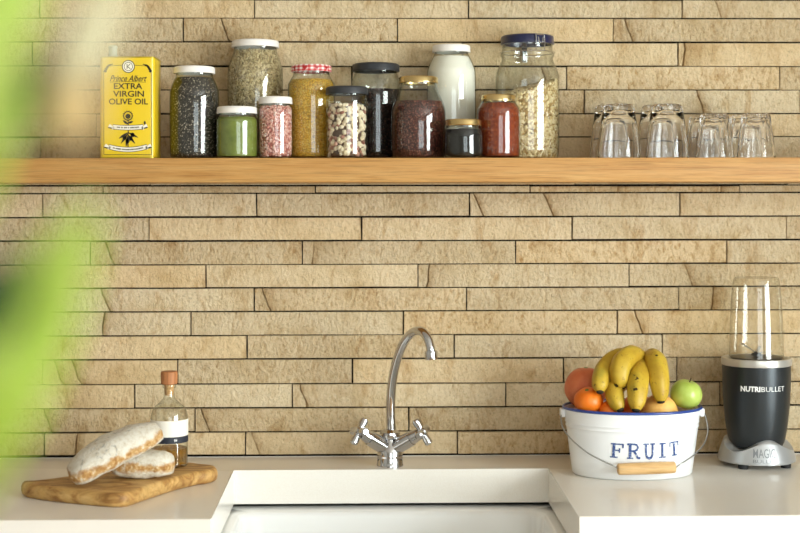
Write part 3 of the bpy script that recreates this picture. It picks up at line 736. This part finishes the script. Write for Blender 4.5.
for sg in (-1, 1):
    x = sg * (a_ - .002)
    bm = bmesh.new(); box_bm(bm, (min(x, x + sg * .010), -.011, BH - .020), (max(x, x + sg * .010), .011, BH - .003), .003, 3)
    from_bm('handle_lug', bm, M['enamel'], buck, 40)
off = lambda px_, py_, Y: pln(px_, py_, Y) - bc
gy = BY - bax(.03)[1] - .013
wire = M['steel']
lw = [off(563, 409.5, BY - .002), off(561, 417, BY - .012), off(563, 428, BY - .03), off(572, 440, BY - .055), off(588, 453, gy + .022), off(605, 462, gy + .008), off(613, 465.5, gy), off(619, 468.8, gy)]
rw = [off(701.5, 408, BY - .002), off(705.5, 416, BY - .012), off(708, 430, BY - .03), off(704.5, 443, BY - .055), off(695, 454, gy + .022), off(686, 460.5, gy + .008), off(680.5, 464, gy), off(676, 467.3, gy)]
bail = tube('bail_wire', spline(lw, 6), .0015, wire, buck, 8)
tube('bail_wire', spline(rw, 6), .0015, wire, buck, 8)
g0, g1 = off(617.5, 469.2, gy), off(675.5, 467.3, gy); gd = (g1 - g0)
gp_ = [g0, g0 + gd * .012, g0 + gd * .03, g0 + gd * .25, g0 + gd * .5, g0 + gd * .75, g0 + gd * .97, g0 + gd * .988, g1]
tube('wooden_grip', gp_, [.0085, .0105, .0112, .0117, .0118, .0117, .0112, .0105, .0085], M['grip_wood'], buck, 20, smooth=40)
# FRUIT in typewriter capitals
def on_bucket(x, z):
    aa, bb = bax(z); q = max(-.98, min(.98, x / aa)); return (x, -bb * math.sqrt(1 - q * q) - .0010, z)
LT = Flat()
def glyph(ch, x0, x1, y0, y1, tilt=0):
    G = Flat(); Sb = 4; st = .20
    S_ = lambda pts, w=.09: G.stroke(pts, w, Sb)
    if ch == 'F':
        S_([(.27, 0), (.27, 1)], st); S_([(.03, .95), (.97, .95)]); S_([(.03, .045), (.58, .045)]); S_([(.93, .99), (.93, .70)], .12); S_([(.3, .52), (.70, .52)]); S_([(.69, .68), (.69, .36)], .1)
    if ch == 'R':
        S_([(.25, 0), (.25, 1)], st); S_([(.02, .045), (.48, .045)]); S_([(.02, .95), (.55, .95), (.74, .90), (.82, .75), (.74, .58), (.55, .51), (.3, .51)], .12); S_([(.52, .5), (.68, .3), (.80, .06), (1.0, .06)], .15)
    if ch == 'U':
        S_([(.22, .95), (.22, .32), (.30, .12), (.5, .04), (.68, .10), (.78, .30), (.78, .95)], .16); S_([(0, .95), (.45, .95)]); S_([(.58, .95), (1, .95)])
    if ch == 'I': S_([(.5, 0), (.5, 1)], .28); S_([(.05, .95), (.95, .95)]); S_([(.05, .045), (.95, .045)])
    if ch == 'T': S_([(.5, 0), (.5, 1)], .22); S_([(.0, .95), (1, .95)]); S_([(.2, .045), (.8, .045)]); S_([(.05, .97), (.03, .66)], .11); S_([(.95, .97), (.97, .66)], .11)
    w, h = x1 - x0, y1 - y0; ct, st_ = math.cos(tilt), math.sin(tilt)
    LT.add([(x0 + w / 2 + ((x - .5) * w) * ct - ((y - .5) * h) * st_, y0 + h / 2 + ((x - .5) * w) * st_ + ((y - .5) * h) * ct) for x, y in G.v], G.f)
YT = BY - .09
for ch, xa, xb, ya, yb in (('F', 610.5, 623.5, 443.3, 458.3), ('R', 626.5, 640, 443.0, 458.8), ('U', 643, 655, 442.8, 459), ('I', 658.5, 666.5, 442.8, 458.2), ('T', 670.5, 680, 442.0, 456.8)):
    A_, B_ = off(xa, yb, YT), off(xb, ya, YT); glyph(ch, A_.x, B_.x, A_.z, B_.z, {'F': -.04, 'T': .07, 'R': .0, 'U': .02, 'I': .03}[ch])
LT.lay('lettering', on_bucket, M['stencil'], buck)

# ---- fruit
def blob(name, c, R, m, label, cat, squash=(1, 1, 1), dimple=0, rot=(0, 0, 0), group=None, nz=.02, seed=1, stem=None):
    n, k = 36, 24; prof = []; vs = []; fs = []
    for j in range(k + 1):
        th = PI * j / k; r = math.sin(th); zz = -math.cos(th)
        if dimple: zz -= dimple * math.exp(-(r / .30) ** 2) * (1 if zz > 0 else -.7)
        for i in range(n):
            a = 2 * PI * i / n; d_ = Vector((r * math.cos(a), r * math.sin(a), zz)); q = 1 + nz * noise.noise(d_ * 1.7 + Vector((seed, 0, 0)))
            vs.append((d_.x * q * R * squash[0], d_.y * q * R * squash[1], d_.z * q * R * squash[2]))
    for j in range(k):
        for i in range(n): q = (i + 1) % n; fs.append((j * n + i, j * n + q, (j + 1) * n + q, (j + 1) * n + i))
    root = thing(name, label, cat, c, group, rot)
    mesh_obj('peel' if cat != 'apple' else 'skin', vs, fs, m, root, 180)
    if stem: tube('stem', [(0, 0, R * squash[2] * (1 - dimple) - .003), (.001, 0, R * squash[2] + .004)], .0013, M['stemw'], root, 8)
    elif cat != 'mango': lathe('stem_end', [(.0042, 0), (.0035, .0012), (.001, .0016)], M['stemg'], root, 10, cap1=True, loc=(0, 0, R * squash[2] * (1 - dimple) - .0002))
    return root
M['stemw'] = mat('brown_stem', '5a4326', .8); M['stemg'] = mat('green_stem_end', '6f7a3a', .8)
def peel(name, c0, c1, scale=240, bump=.35, rough=.38):
    m = mat(name, c0, rough, spec=.45); t = NT(m); v = t.coord(); t.base(t.ramp(t.noise(v, 22, 4), [(.35, c0), (.65, c1)]))
    vo = t.n('ShaderNodeTexVoronoi'); t.l(v, vo.inputs[0]); vo.inputs['Scale'].default_value = scale; t.bump(vo.outputs['Distance'], bump, .0008); return m
M['orange_peel'] = peel('orange_peel', 'e06a14', 'ea7d1c'); M['pink_peel'] = peel('blush_peel', 'c9663f', 'd68052', 200, .2, .5)
M['pale_peel'] = peel('pale_orange_peel', 'f6b95c', 'fac673', 200, .25, .5)
m = peel('apple_skin', 'a0b84c', 'b7c966', 300, .02, .25); M['apple'] = m
t = NT(m); 
Z = lambda x, y, Y: pln(x, y, Y)
blob('grapefruit', Z(586, 388, -.170), .0440, M['pink_peel'], 'blush orange grapefruit at the bucket end behind a clementine', 'grapefruit', (1, 1, .98), .04, seed=2)
blob('clementine', Z(588.5, 400.5, -.239), .0300, M['orange_peel'], 'bright orange clementine in front of the grapefruit', 'clementine', (1, 1, .86), .07, (.35, -.2, 0), 'clementines in the bucket', seed=3)
blob('clementine', Z(610, 411.5, -.254), .0230, M['orange_peel'], 'bright orange clementine half hidden under the bananas', 'clementine', (1, 1, .9), .07, (.2, .3, 0), 'clementines in the bucket', seed=5)
blob('orange', Z(659.5, 411.5, -.235), .0365, M['pale_peel'], 'pale yellow-orange citrus between the bananas and green apple', 'orange', (1, 1, .95), .05, (.2, .2, 0), seed=8)
blob('apple', Z(686, 394, -.215), .0325, M['apple'], 'shiny green apple at the bucket end', 'apple', (1, 1, .94), .16, (.15, .25, 0), seed=11, stem=True)
# fruit lower down that carries the ones in view
blob('orange', bc + Vector((-.062, .0, .055)), .042, M['orange_peel'], 'orange deep in the bucket under the grapefruit', 'orange', seed=21)
blob('orange', bc + Vector((.02, .045, .118)), .036, M['orange_peel'], 'orange tucked behind the bananas at the back of the bucket', 'orange', seed=23)
blob('orange', bc + Vector((.026, .004, .050)), .042, M['orange_peel'], 'orange deep in the bucket under the bananas', 'orange', seed=22)
# bananas
m = mat('banana_peel', 'd9b52c', .45, spec=.4); M['banana'] = m; t = NT(m); v = t.coord()
c = t.ramp(t.noise(v, 26, 3), [(.3, 'b08c28'), (.55, 'c2a232'), (.75, 'a89434')])
sp1 = t.ramp(t.noise(v, 150, 3, .6), [(.62, 0.0), (.68, 1.0)]); sp2 = t.ramp(t.noise(v, 48, 2, .5), [(.68, 0.0), (.71, 1.0)])
c = t.mix(t.math('MULTIPLY', sp1, .55), c, '7a5a1c'); c = t.mix(sp2, c, '3a2a14'); t.base(c)
M['banana_tip'] = mat('banana_tip', '2e2418', .8); M['banana_crown'] = mat('banana_crown', '8a7a2c', .7)
crown = Z(644, 362, -.168)
bun = thing('banana_bunch', 'bunch of short ripe yellow bananas lying on the fruit', 'bananas', crown)
def banana(pts, w, Y):
    P = spline([Z(x, y, yy) - crown for x, y, yy in pts], 7); N = len(P); s = mpp(Y); R = w * s / 2
    rad = []
    for i in range(N):
        u = i / (N - 1)
        rad.append(R * interp([(0, .30), (.07, .42), (.18, .80), (.35, .99), (.55, 1.0), (.75, .95), (.88, .80), (.95, .56), (1.0, .36)], u))
    # five-sided rounded cross-section
    vs, fs = tube_data(P, rad, 20)
    n = 20; out = []
    for k in range(N):
        for i in range(n): out.append(P[k] + (Vector(vs[k * n + i]) - P[k]) * (1 + .045 * math.cos(5 * 2 * PI * i / n)))
    b = mesh_obj('banana', out, fs, M['banana'], bun, 180)
    d = (P[-1] - P[-2]).normalized(); r = rad[-1]
    tube('tip', [P[-1] - d * .0015, P[-1] - d * .0005, P[-1] + d * .002, P[-1] + d * .003], [r * 1.03, r * 1.12, r * .9, r * .5], M['banana_tip'], b, 12)
banana([(643, 362, -.165), (630, 356.5, -.185), (615.5, 359, -.205), (605, 368, -.225), (600.5, 381, -.258), (600, 392, -.272)], 19, -.22)
banana([(645, 364, -.165), (638.5, 357, -.195), (629, 356.5, -.225), (621.5, 364, -.250), (619.5, 376, -.262), (622.5, 387.5, -.262)], 21.5, -.24)
banana([(640, 372, -.195), (628, 377, -.215), (616, 386, -.245), (615.5, 398, -.268), (620.5, 410, -.284)], 19.5, -.26)
banana([(645, 362, -.180), (642, 368, -.215), (638.5, 378, -.255), (637.5, 392, -.282), (636, 410.5, -.300)], 22, -.28)
banana([(647, 363, -.165), (650.5, 357.5, -.19), (655.5, 361, -.225), (658, 373, -.252), (659.5, 387, -.266), (661, 402, -.275)], 21, -.25)
lathe('crown', [(.004, -.016), (.012, -.012), (.015, 0), (.013, .010), (.006, .014)], M['banana_crown'], bun, 12, cap0=True, cap1=True, loc=(.0, .006, 0))

# ------------------------------------------------------------------ personal blender
M['blender_body'] = mat('graphite_body', '34383b', .34, metal=.55); t = NT(M['blender_body'])
t.bump(t.noise(t.coord((1, 1, 900)), 1.5, 2), .08, .0004)
M['blender_silver'] = mat('silver_plastic', 'b6b8ba', .32, metal=.5); M['rubber'] = mat('black_rubber', '1c1d1f', .6)
M['ring_silver'] = mat('satin_ring', 'c9c6c0', .3, metal=.6); M['print_grey'] = mat('grey_print', '7d8084', .5); M['logo_white'] = mat('white_logo', 'f2f2f0', .5)
NY = -.118; nc = pln(756.5, 460, NY); bl = thing('personal_blender', 'graphite and silver personal blender with a clear upturned cup', 'blender', (nc.x, NY, 0))
nz_ = lambda y: pln(756.5, y, NY).z; ns = mpp(NY)
zr0, zr1 = nz_(364.5), nz_(357)
bprof = [(25.0, 445), (27.6, 440), (29.2, 432), (31.0, 420), (32.5, 405), (33.4, 388), (33.8, 372), (33.8, 363)]
bprof = [(r * ns, nz_(y)) for r, y in bprof]
lathe('motor_body', bprof, M['blender_body'], bl, 64, cap0=True, cap1=True)
lathe('silver_ring', [(33.6 * ns, zr0), (34.6 * ns, zr0 + .001), (34.9 * ns, (zr0 + zr1) / 2), (34.5 * ns, zr1 - .001), (33.4 * ns, zr1), (31 * ns, zr1 - .001), (29 * ns, zr1 - .006)], M['ring_silver'], bl, 64, cap1=True)
# silver foot with a scalloped upper edge
nb = 96; vs, fs = [], []
def wave(a): return .5 + .5 * math.cos(3 * (a + PI / 2 - .12))
K = 12
for k in range(K + 1):
    for i in range(nb):
        a = 2 * PI * i / nb; ztop = nz_(446.5) + (nz_(435.5) - nz_(446.5)) * wave(a); z0 = .0105; u = k / K
        zz = z0 + (ztop - z0) * u; rb = interp(sorted((q, r) for r, q in bprof), zz) + .0007
        uu = (zz - z0) / (nz_(434) - z0); r = 38.6 * ns + (30.2 * ns - 38.6 * ns) * uu ** 1.35
        r = max(r, rb); r = r if k < K else rb - .001
        if k == 0: r -= .001
        vs.append((r * math.cos(a), r * math.sin(a), zz))
for k in range(K):
    for i in range(nb): j = (i + 1) % nb; fs.append((k * nb + i, k * nb + j, (k + 1) * nb + j, (k + 1) * nb + i))
fs.append(tuple(range(nb - 1, -1, -1)))
mesh_obj('foot', vs, fs, M['blender_silver'], bl, 50)
for k in range(4):
    a = PI / 4 + PI / 2 * k + .1; lathe('rubber_foot', [(.010, 0), (.0105, .004), (.0105, .0115)], M['rubber'], bl, 20, cap0=True, loc=(.0645 * math.cos(a), .0645 * math.sin(a), 0))
# cup
cz0, cz1 = zr1 - .004, nz_(276.5)
cp = [(27.2, 360), (27.0, 350), (26.2, 325), (25.0, 303), (23.8, 288), (22.9, 280.5), (22.0, 278), (20.0, 277)]
cp = [(r * ns, nz_(y)) for r, y in cp] + [(17 * ns, nz_(277) - .001), (.001, nz_(277) - .001)]
cup = lathe('clear_cup', cp, M['plastic_clear'], bl, 56, 40)
for k in range(5):
    a = -PI / 2 + .05 + 2 * PI * k / 5; d2 = Vector((math.cos(a), math.sin(a), 0)); tt = Vector((-math.sin(a), math.cos(a), 0))
    vs = []
    for (rp, y) in ((26.2, 350), (23.0, 287)):
        for w_, dr in ((-.0016, .0), (.0016, .0), (.0012, -.0035), (-.0012, -.0035)): vs.append(d2 * (rp * ns - .0006 + dr) + tt * w_ + Vector((0, 0, nz_(y))))
    mesh_obj('rib', vs, [(0, 1, 5, 4), (1, 2, 6, 5), (2, 3, 7, 6), (3, 0, 4, 7), (0, 3, 2, 1), (4, 5, 6, 7)], M['plastic_clear'], cup)
lathe('blade_base', [(25.5 * ns, zr1 - .003), (25.5 * ns, zr1 + .001), (14 * ns, zr1 + .003), (6 * ns, zr1 + .004), (4 * ns, zr1 + .009), (.001, zr1 + .009)], mat('blade_base_black', '3d3d3d', .4, metal=.5), bl, 40)
for a, up in ((2.5, .018), (-.5, .004), (1.1, .010), (4.4, .006)):
    d2 = Vector((math.cos(a), math.sin(a), 0)); tt = Vector((-d2.y, d2.x, 0)); z0 = Vector((0, 0, zr1 + .008))
    q = [z0 + tt * .005, z0 - tt * .005, z0 + d2 * .030 + Vector((0, 0, up)) - tt * .003, z0 + d2 * .034 + Vector((0, 0, up + .001)) + tt * .002]
    q += [p + Vector((0, 0, .0012)) for p in q]
    mesh_obj('blade', q, [(0, 1, 2, 3), (7, 6, 5, 4), (0, 4, 5, 1), (1, 5, 6, 2), (2, 6, 7, 3), (3, 7, 4, 0)], M['steel'], bl)
rr_ = lambda z: interp(sorted((q, r) for r, q in bprof), z)
def on_body(x, z): r = rr_(z) + .0006; a = x / r - PI / 2; return (r * math.cos(a), r * math.sin(a), z)
LG = Flat(); zc = pln(756.5, 389.8, NY - .07).z; fs_ = mpp(NY - .070)
def u0(p): q = pln(p, 389.8, NY - .068).x - nc.x; return math.asin(max(-.98, min(.98, q / .0698))) * .0698
LG.fit('NUTRI', u0(742.6), u0(760.2), zc, 7.2 * fs_, offset=.0006)
LG.fit('BULLET', u0(761.2), u0(785.8), zc, 7.2 * fs_, offset=-.00008)
LG.lay('logo', on_body, M['logo_white'], bl)
def on_foot(x, z):
    a = x / (36 * ns) - PI / 2; uu = (z - .0105) / (nz_(434) - .0105); r = 38.6 * ns + (30.2 * ns - 38.6 * ns) * max(uu, 0) ** 1.35 + .0007
    return (r * math.cos(a), r * math.sin(a), z)
LG = Flat()
def uf(p): q = pln(p, 455, NY - .074).x - nc.x; return math.asin(max(-.98, min(.98, q / .076))) * 36 * ns
zf = lambda y: pln(756.5, y, NY - .075).z
LG.fit('MAGIC', uf(753.5), uf(776), zf(454.3), 12.0 * ns, offset=.00005); LG.fit('BULLET', uf(753.5), uf(776), zf(461.6), 4.6 * ns, offset=.00002)
LG.lay('foot_logo', on_foot, M['print_grey'], bl)

# ------------------------------------------------------------------ bread board, loaves, bottle
BT = .027
m = mat('olive_wood', 'b98d52', .5, spec=.35); M['board'] = m; t = NT(m)
v = t.coord((5, 16, 16), rot=(0, 0, -.15)); a = t.noise(v, 1.6, 5, .6, 1.6); b = t.noise(t.coord((10, 120, 120), rot=(0, 0, -.15)), 1.2, 3)
c = t.ramp(a, [(.28, '6b4826'), (.40, 'a1743e'), (.52, 'c39a5c'), (.70, 'd2ad72'), (.8, '9c7040')]); t.base(t.mix(1.0, c, t.ramp(b, [(.3, .82), (.55, 1.0)]), 'MULTIPLY'))
bp = [(24.5, 495.5, .004), (40, 499.6, .002), (66, 502.7, .002), (100, 506.0, .002), (118, 507, .002), (132, 505, .002), (150, 498.7, .002), (174, 490.2, .003), (196, 484.6, .003), (211, 481, .005),
      (217.6, 474, .013), (213, 466.7, .022), (200, 462.8, BT), (180, 460.6, BT), (150, 463.0, BT), (110, 469, BT), (70, 475, BT), (40, 479.0, BT), (26, 482.8, .022), (21.2, 489, .012)]
P2 = [gnd(x, y, z_) for x, y, z_ in bp]; P2 = [Vector((p.x, p.y, 0)) for p in P2]; cb = sum(P2, Vector()) / len(P2)
ol = spline(P2 + [P2[0]], 4)[:-1]; n = len(ol)
nrm = []
for i in range(n):
    t_ = (ol[(i + 2) % n] - ol[i - 2]).normalized(); nrm.append(Vector((-t_.y, t_.x, 0)))      # inward: the outline runs counter-clockwise
vs, fs = [], []
for z_, sh_ in ((.0002, .006), (.003, .002), (.009, 0), (.017, 0), (.022, .0018), (BT - .0012, .005), (BT, .010)):
    for p, d in zip(ol, nrm): q = p + d * sh_ - cb; vs.append((q.x, q.y, z_))
for k in range(6):
    for i in range(n): j = (i + 1) % n; fs.append((k * n + i, k * n + j, (k + 1) * n + j, (k + 1) * n + i))
fs += [tuple(range(n - 1, -1, -1)), tuple(6 * n + i for i in range(n))]
bd = mesh_obj('bread_board', vs, fs, M['board'], None, 40, loc=cb); tag(bd, 'irregular thick olive wood bread board under two loaves', 'board')

def bread_mat():
    m = mat('floured_crust', 'e6ddcb', .85, spec=.15); t = NT(m); v = t.coord()
    sep = t.n('ShaderNodeSeparateXYZ'); t.l(v, sep.inputs[0])
    wob = t.noise(v, 38, 4, .6)
    band = t.math('ADD', sep.outputs[2], t.math('MULTIPLY', t.math('SUBTRACT', wob, .5), .034))      # crust line low on the flank
    msk = t.ramp(t.math('ABSOLUTE', t.math('ADD', band, .0015)), [(.0065, 1.0), (.0115, 0.0)])
    crust = t.ramp(t.noise(v, 90, 5, .65), [(.3, '96683c'), (.45, 'b98952'), (.56, 'd3ae78'), (.66, 'eadfca')])
    fl = t.ramp(t.noise(v, 130, 6, .7), [(.26, 'b59a74'), (.36, 'd9cdb6'), (.52, 'e6dfd0'), (.8, 'efe9dd')])
    crk = t.ramp(t.noise(t.coord((1, 1.5, 1)), 34, 5, .7, 1.5), [(.36, .55), (.42, 1.0)])
    fl = t.mix(1.0, fl, crk, 'MULTIPLY')
    t.base(t.mix(msk, fl, crust)); t.bump(t.noise(v, 110, 7, .72), .9, .006); return m
M['bread'] = bread_mat()
def loaf(label, L, Wd, Ht, mtx, seed, bend=0.0, taper=.0):
    n, k = 40, 28; vs, fs = [], []
    for j in range(k + 1):
        u = -1 + 2 * j / k; e = (1 - abs(u) ** 3.2) ** (1 / 2.6) if abs(u) < 1 else 0.0
        for i in range(n):
            a = 2 * PI * i / n; cx, sz = math.cos(a), math.sin(a)
            y = math.copysign(abs(cx) ** .85, cx) * Wd / 2 * e * (1 + taper * u); zz = math.copysign(abs(sz) ** .9, sz) * Ht / 2 * (.42 + .58 * e if e > 0 else .42) * (e ** .35 if e > 0 else 0) * (1 + .6 * taper * u)
            if zz < 0: zz *= .72
            p = Vector((u * L / 2, y, zz)); q = noise.noise(p * 28 + Vector((seed, 0, 0))) * .0035 + noise.noise(p * 80 + Vector((seed, 3, 0))) * .0014
            nn = Vector((0, y, zz)); nn = nn.normalized() if nn.length > 1e-6 else Vector()
            p += nn * q; p.z += bend * (u * u - .3); vs.append(p)
    for j in range(k):
        for i in range(n): q = (i + 1) % n; fs.append((j * n + i, j * n + q, (j + 1) * n + q, (j + 1) * n + i))
    o = mesh_obj('bread_loaf', vs, fs, M['bread'], None, 180); o.matrix_world = mtx
    tag(o, label, 'bread', 'floured loaves on the bread board'); return o
def frame(x_axis, up, c):
    x = Vector(x_axis).normalized(); z_ = Vector(up); z_ = (z_ - x * z_.dot(x)).normalized(); y = z_.cross(x)
    return Matrix(((x.x, y.x, z_.x, c.x), (x.y, y.y, z_.y, c.y), (x.z, y.z, z_.z, c.z), (0, 0, 0, 1)))
# lower loaf lies on the board; the upper one leans across it
a_ = pln(114, 471, -.366); b_ = pln(172, 467, -.376); c_ = (a_ + b_) / 2
ax_ = Vector((b_.x - a_.x, b_.y - a_.y, 0)); c_.z = BT + .0240
loaf('short floured loaf lying flat on the bread board', .122, .070, .060, frame(ax_, (0, .06, 1), c_), 4, taper=-.08)
a_ = pln(72, 475.0, -.452); b_ = pln(157.5, 431.0, -.384); c_ = (a_ + b_) / 2
loaf('long floured loaf leaning up across the shorter loaf', (b_ - a_).length * 1.09, .085, .062, frame(b_ - a_, (0, -.18, 1), c_ + Vector((0, 0, .002))), 9, bend=-.010, taper=-.06)

# bottle
OY = -.245; oc = pln(169.3, 440, OY); bo = thing('oil_bottle', 'corked glass oil bottle with white and navy label on the bread board', 'bottle', (oc.x, OY, BT))
oz = lambda y: pln(169.3, y, OY).z - BT; os_ = mpp(OY)
op = [(.001, .004), (12, .0015), (16.8, .0006), (18.3, .003), (18.4, .012)]
op = [(r * os_ if r > .5 else r, z_) for r, z_ in op] + [(r * os_, oz(y)) for r, y in ((18.4, 440), (18.4, 421), (17.6, 413), (15, 407), (10, 402.5), (6.2, 398.5), (5.2, 395), (5.2, 388), (6.4, 387.5), (6.6, 384.5), (5.4, 384))]
sp_ = spline([(r, 0, z_) for r, z_ in op], 3)
lathe('bottle_glass', [(max(p.x, .0005), p.z) for p in sp_], M['glass'], bo, 48, 40)
M['oil'] = mat('amber_oil', 'a8742a', .1, trans=.75, ior=1.2); M['oil'].node_tree.nodes['Principled BSDF'].inputs['Base Color'].default_value = lin('b98a35')
lathe('oil', [(.001, .006), (11.5 * os_, .005), (17.2 * os_, .006), (17.6 * os_, .012), (17.6 * os_, oz(448)), (17.2 * os_, oz(447.6)), (.001, oz(447.6))], M['oil'], bo, 40, 40)
m = mat('cork', 'c79a63', .85); t = NT(m); t.base(t.ramp(t.noise(t.coord(), 300, 4, .7), [(.35, '9c6f3d'), (.5, 'c99c64'), (.7, 'd8b27e')])); M['cork'] = m
M['cork_head'] = wood_mat('stopper_wood', '9c6238', 'b5774a', 'bf8657', 2, .55, 2)
lathe('cork', [(4.4 * os_, oz(395)), (4.9 * os_, oz(388)), (5.0 * os_, oz(384))], M['cork'], bo, 24, cap0=True)
lathe('stopper_head', [(7.4 * os_, oz(384)), (8.2 * os_, oz(383.4)), (8.5 * os_, oz(374)), (8.3 * os_, oz(372)), (7.6 * os_, oz(371.2))], M['cork_head'], bo, 28, cap0=True, cap1=True)
def band(name, y0, y1, a0, a1, m, r=18.4 * os_ + .0007, slope=.0):
    vs, fs = [], []; N = 24
    for k in range(N + 1):
        a = a0 + (a1 - a0) * k / N
        for y in (y1, y0): vs.append((r * math.cos(a), r * math.sin(a), oz(y) + slope * math.cos(a)))
    return mesh_obj(name, vs, [(2 * k, 2 * k + 2, 2 * k + 3, 2 * k + 1) for k in range(N)], m, bo, 60)
band('white_label', 418.5, 434.5, -PI * .98, PI * .05, mat('paper_label', 'eee9dd', .7))
band('navy_label', 434.5, 441, -PI * .98, PI * .05, mat('navy_label', '1f2430', .6))
LG = Flat(); rl = 18.4 * os_ + .0013
for q in range(5): LG.rect(-.0012 + q * .0013, -.0015, -.0004 + q * .0013, .0015)
LG.rect(-.0014, .0021, .0048, .0024); LG.rect(-.0014, -.0024, .0048, -.0021)
LG.lay('label_print', lambda x, y: (rl * math.cos(-PI / 2 + .42 + x / rl), rl * math.sin(-PI / 2 + .42 + x / rl), oz(437.7) + y), M['logo_white'], bo)

# ------------------------------------------------------------------ table with a vase of flowers close to the camera
tb = thing('side_table', 'wooden table standing across the room from the sink', 'table', (-.45, -2.52, ZF))
box('tabletop', (-.42, -.32, .86), (.42, .32, .90), M['table_wood'], tb, .004)
for sx_ in (-1, 1):
    for sy_ in (-1, 1): box('leg', (sx_ * .38 - .03, sy_ * .28 - .03, 0), (sx_ * .38 + .03, sy_ * .28 + .03, .86), M['table_wood'], tb, .003)
VX, VY, VZ = -.19, -2.64, ZF + .90
va = thing('flower_vase', 'glass vase of leafy stems on the wooden table', 'vase', (VX, VY, VZ))
lathe('vase_glass', [(.001, .004), (.04, .002), (.045, .006), (.05, .08), (.045, .16), (.05, .20), (.0485, .20), (.0435, .16)], M['glass'], va, 40, 40)
def leaf_mat(name, c0, c1):
    m = bpy.data.materials.new(name); m.use_nodes = True; t = NT(m); b = t.b; out_ = t.t.nodes['Material Output']
    v = t.coord((1, 1, 1)); c = t.ramp(t.noise(v, 14, 3), [(.35, c0), (.65, c1)]); t.base(c); b.inputs['Roughness'].default_value = .45
    tr = t.n('ShaderNodeBsdfTranslucent'); t.l(c, tr.inputs[0]); mx = t.n('ShaderNodeMixShader'); mx.inputs[0].default_value = .45
    t.l(b.outputs[0], mx.inputs[1]); t.l(tr.outputs[0], mx.inputs[2]); t.l(mx.outputs[0], out_.inputs[0]); return m
M['leaf'] = leaf_mat('fresh_leaf', 'c2d964', 'd4e484'); M['leaf_dark'] = leaf_mat('deep_leaf', '2c4a1c', '3a5c26')
M['petal_cream'] = leaf_mat('cream_petal', 'e9e3c4', 'f2ecd4'); M['petal_peach'] = leaf_mat('peach_petal', 'e4c892', 'ecd6a6')
M['stem'] = mat('green_stem', '6f9a34', .6)
v0 = Vector((VX, VY, VZ))
def leaf(name, pts, w, m, parent, tiltv=(0, -1, 0), fold=.25):
    P = spline([Vector(p) - v0 for p in pts], 5); N = len(P); vs, fs = [], []
    for i, p in enumerate(P):
        u = i / (N - 1); t_ = (P[min(i + 1, N - 1)] - P[max(i - 1, 0)]).normalized(); nrm = Vector(tiltv); sd_ = t_.cross(nrm).normalized(); nn = sd_.cross(t_)
        ww = w / 2 * (math.sin(PI * min(max(u, .02), .985)) ** .7)
        for q in (-1, -.5, 0, .5, 1): vs.append(p + sd_ * ww * q + nn * (abs(q) * ww * fold))
    for i in range(N - 1):
        for q in range(4): fs.append((i * 5 + q, i * 5 + q + 1, (i + 1) * 5 + q + 1, (i + 1) * 5 + q))
    o = mesh_obj(name, vs, fs, m, parent, 180)
    md = o.modifiers.new('thick', 'SOLIDIFY'); md.thickness = .0006
    return o
def Q(x, y, dist): return pln(x, y, -D + dist)
flo = thing('peach_flower', 'blurred bright green leafy flower with a pale peach bloom in the foreground', 'flower', v0)
DQ = .455
def LF(pts, w, m, name='leaf', fold=.25): return leaf(name, [Q(x, y, DQ + d) for x, y, d in pts], w * (DQ + pts[1][2]) / F, M[m], flo, fold=fold)
tube('stem', [p - v0 for p in spline([v0 + Vector((0, 0, .01)), v0 + Vector((.0, 0, .20)), Q(-45, 560, DQ + .03), Q(-40, 250, DQ + .03), Q(-30, 60, DQ + .03), Q(-10, -60, DQ + .03)], 6)], .003, M['stem'], flo)
LF([(-45, 520, .02), (-8, 430, .01), (22, 350, 0), (55, 280, -.005), (92, 205, -.01)], 84, 'leaf')
LF([(-60, 540, .0), (-22, 450, -.02), (0, 380, -.03), (14, 320, -.03)], 70, 'leaf')
LF([(-50, 250, .02), (-25, 170, .0), (-12, 80, -.01), (-6, 0, -.01), (-2, -80, -.01)], 62, 'leaf')
LF([(-50, 60, .0), (-10, 30, .0), (20, 10, .0), (30, -60, .0)], 46, 'leaf')
LF([(-60, 330, -.03), (-25, 318, -.035), (2, 290, -.035), (18, 248, -.035)], 62, 'leaf_dark')
LF([(-20, 130, .06), (15, 104, .06), (40, 86, .06), (66, 66, .06)], 42, 'leaf_dark')
LF([(55, 100, .03), (80, 62, .03), (100, 18, .03), (112, -40, .03)], 46, 'petal_cream', 'petal', .15)
LF([(46, 116, .02), (64, 116, .02), (84, 112, .02), (102, 106, .02)], 50, 'petal_peach', 'petal', .15)
LF([(46, 108, .03), (64, 96, .03), (84, 90, .03), (98, 86, .03)], 40, 'petal_peach', 'petal', .15)
tube('flower_stalk', [p - v0 for p in spline([Q(-38, 210, DQ + .03), Q(0, 150, DQ + .04), Q(40, 118, DQ + .03), Q(62, 108, DQ + .025)], 6)], .0018, M['stem'], flo)
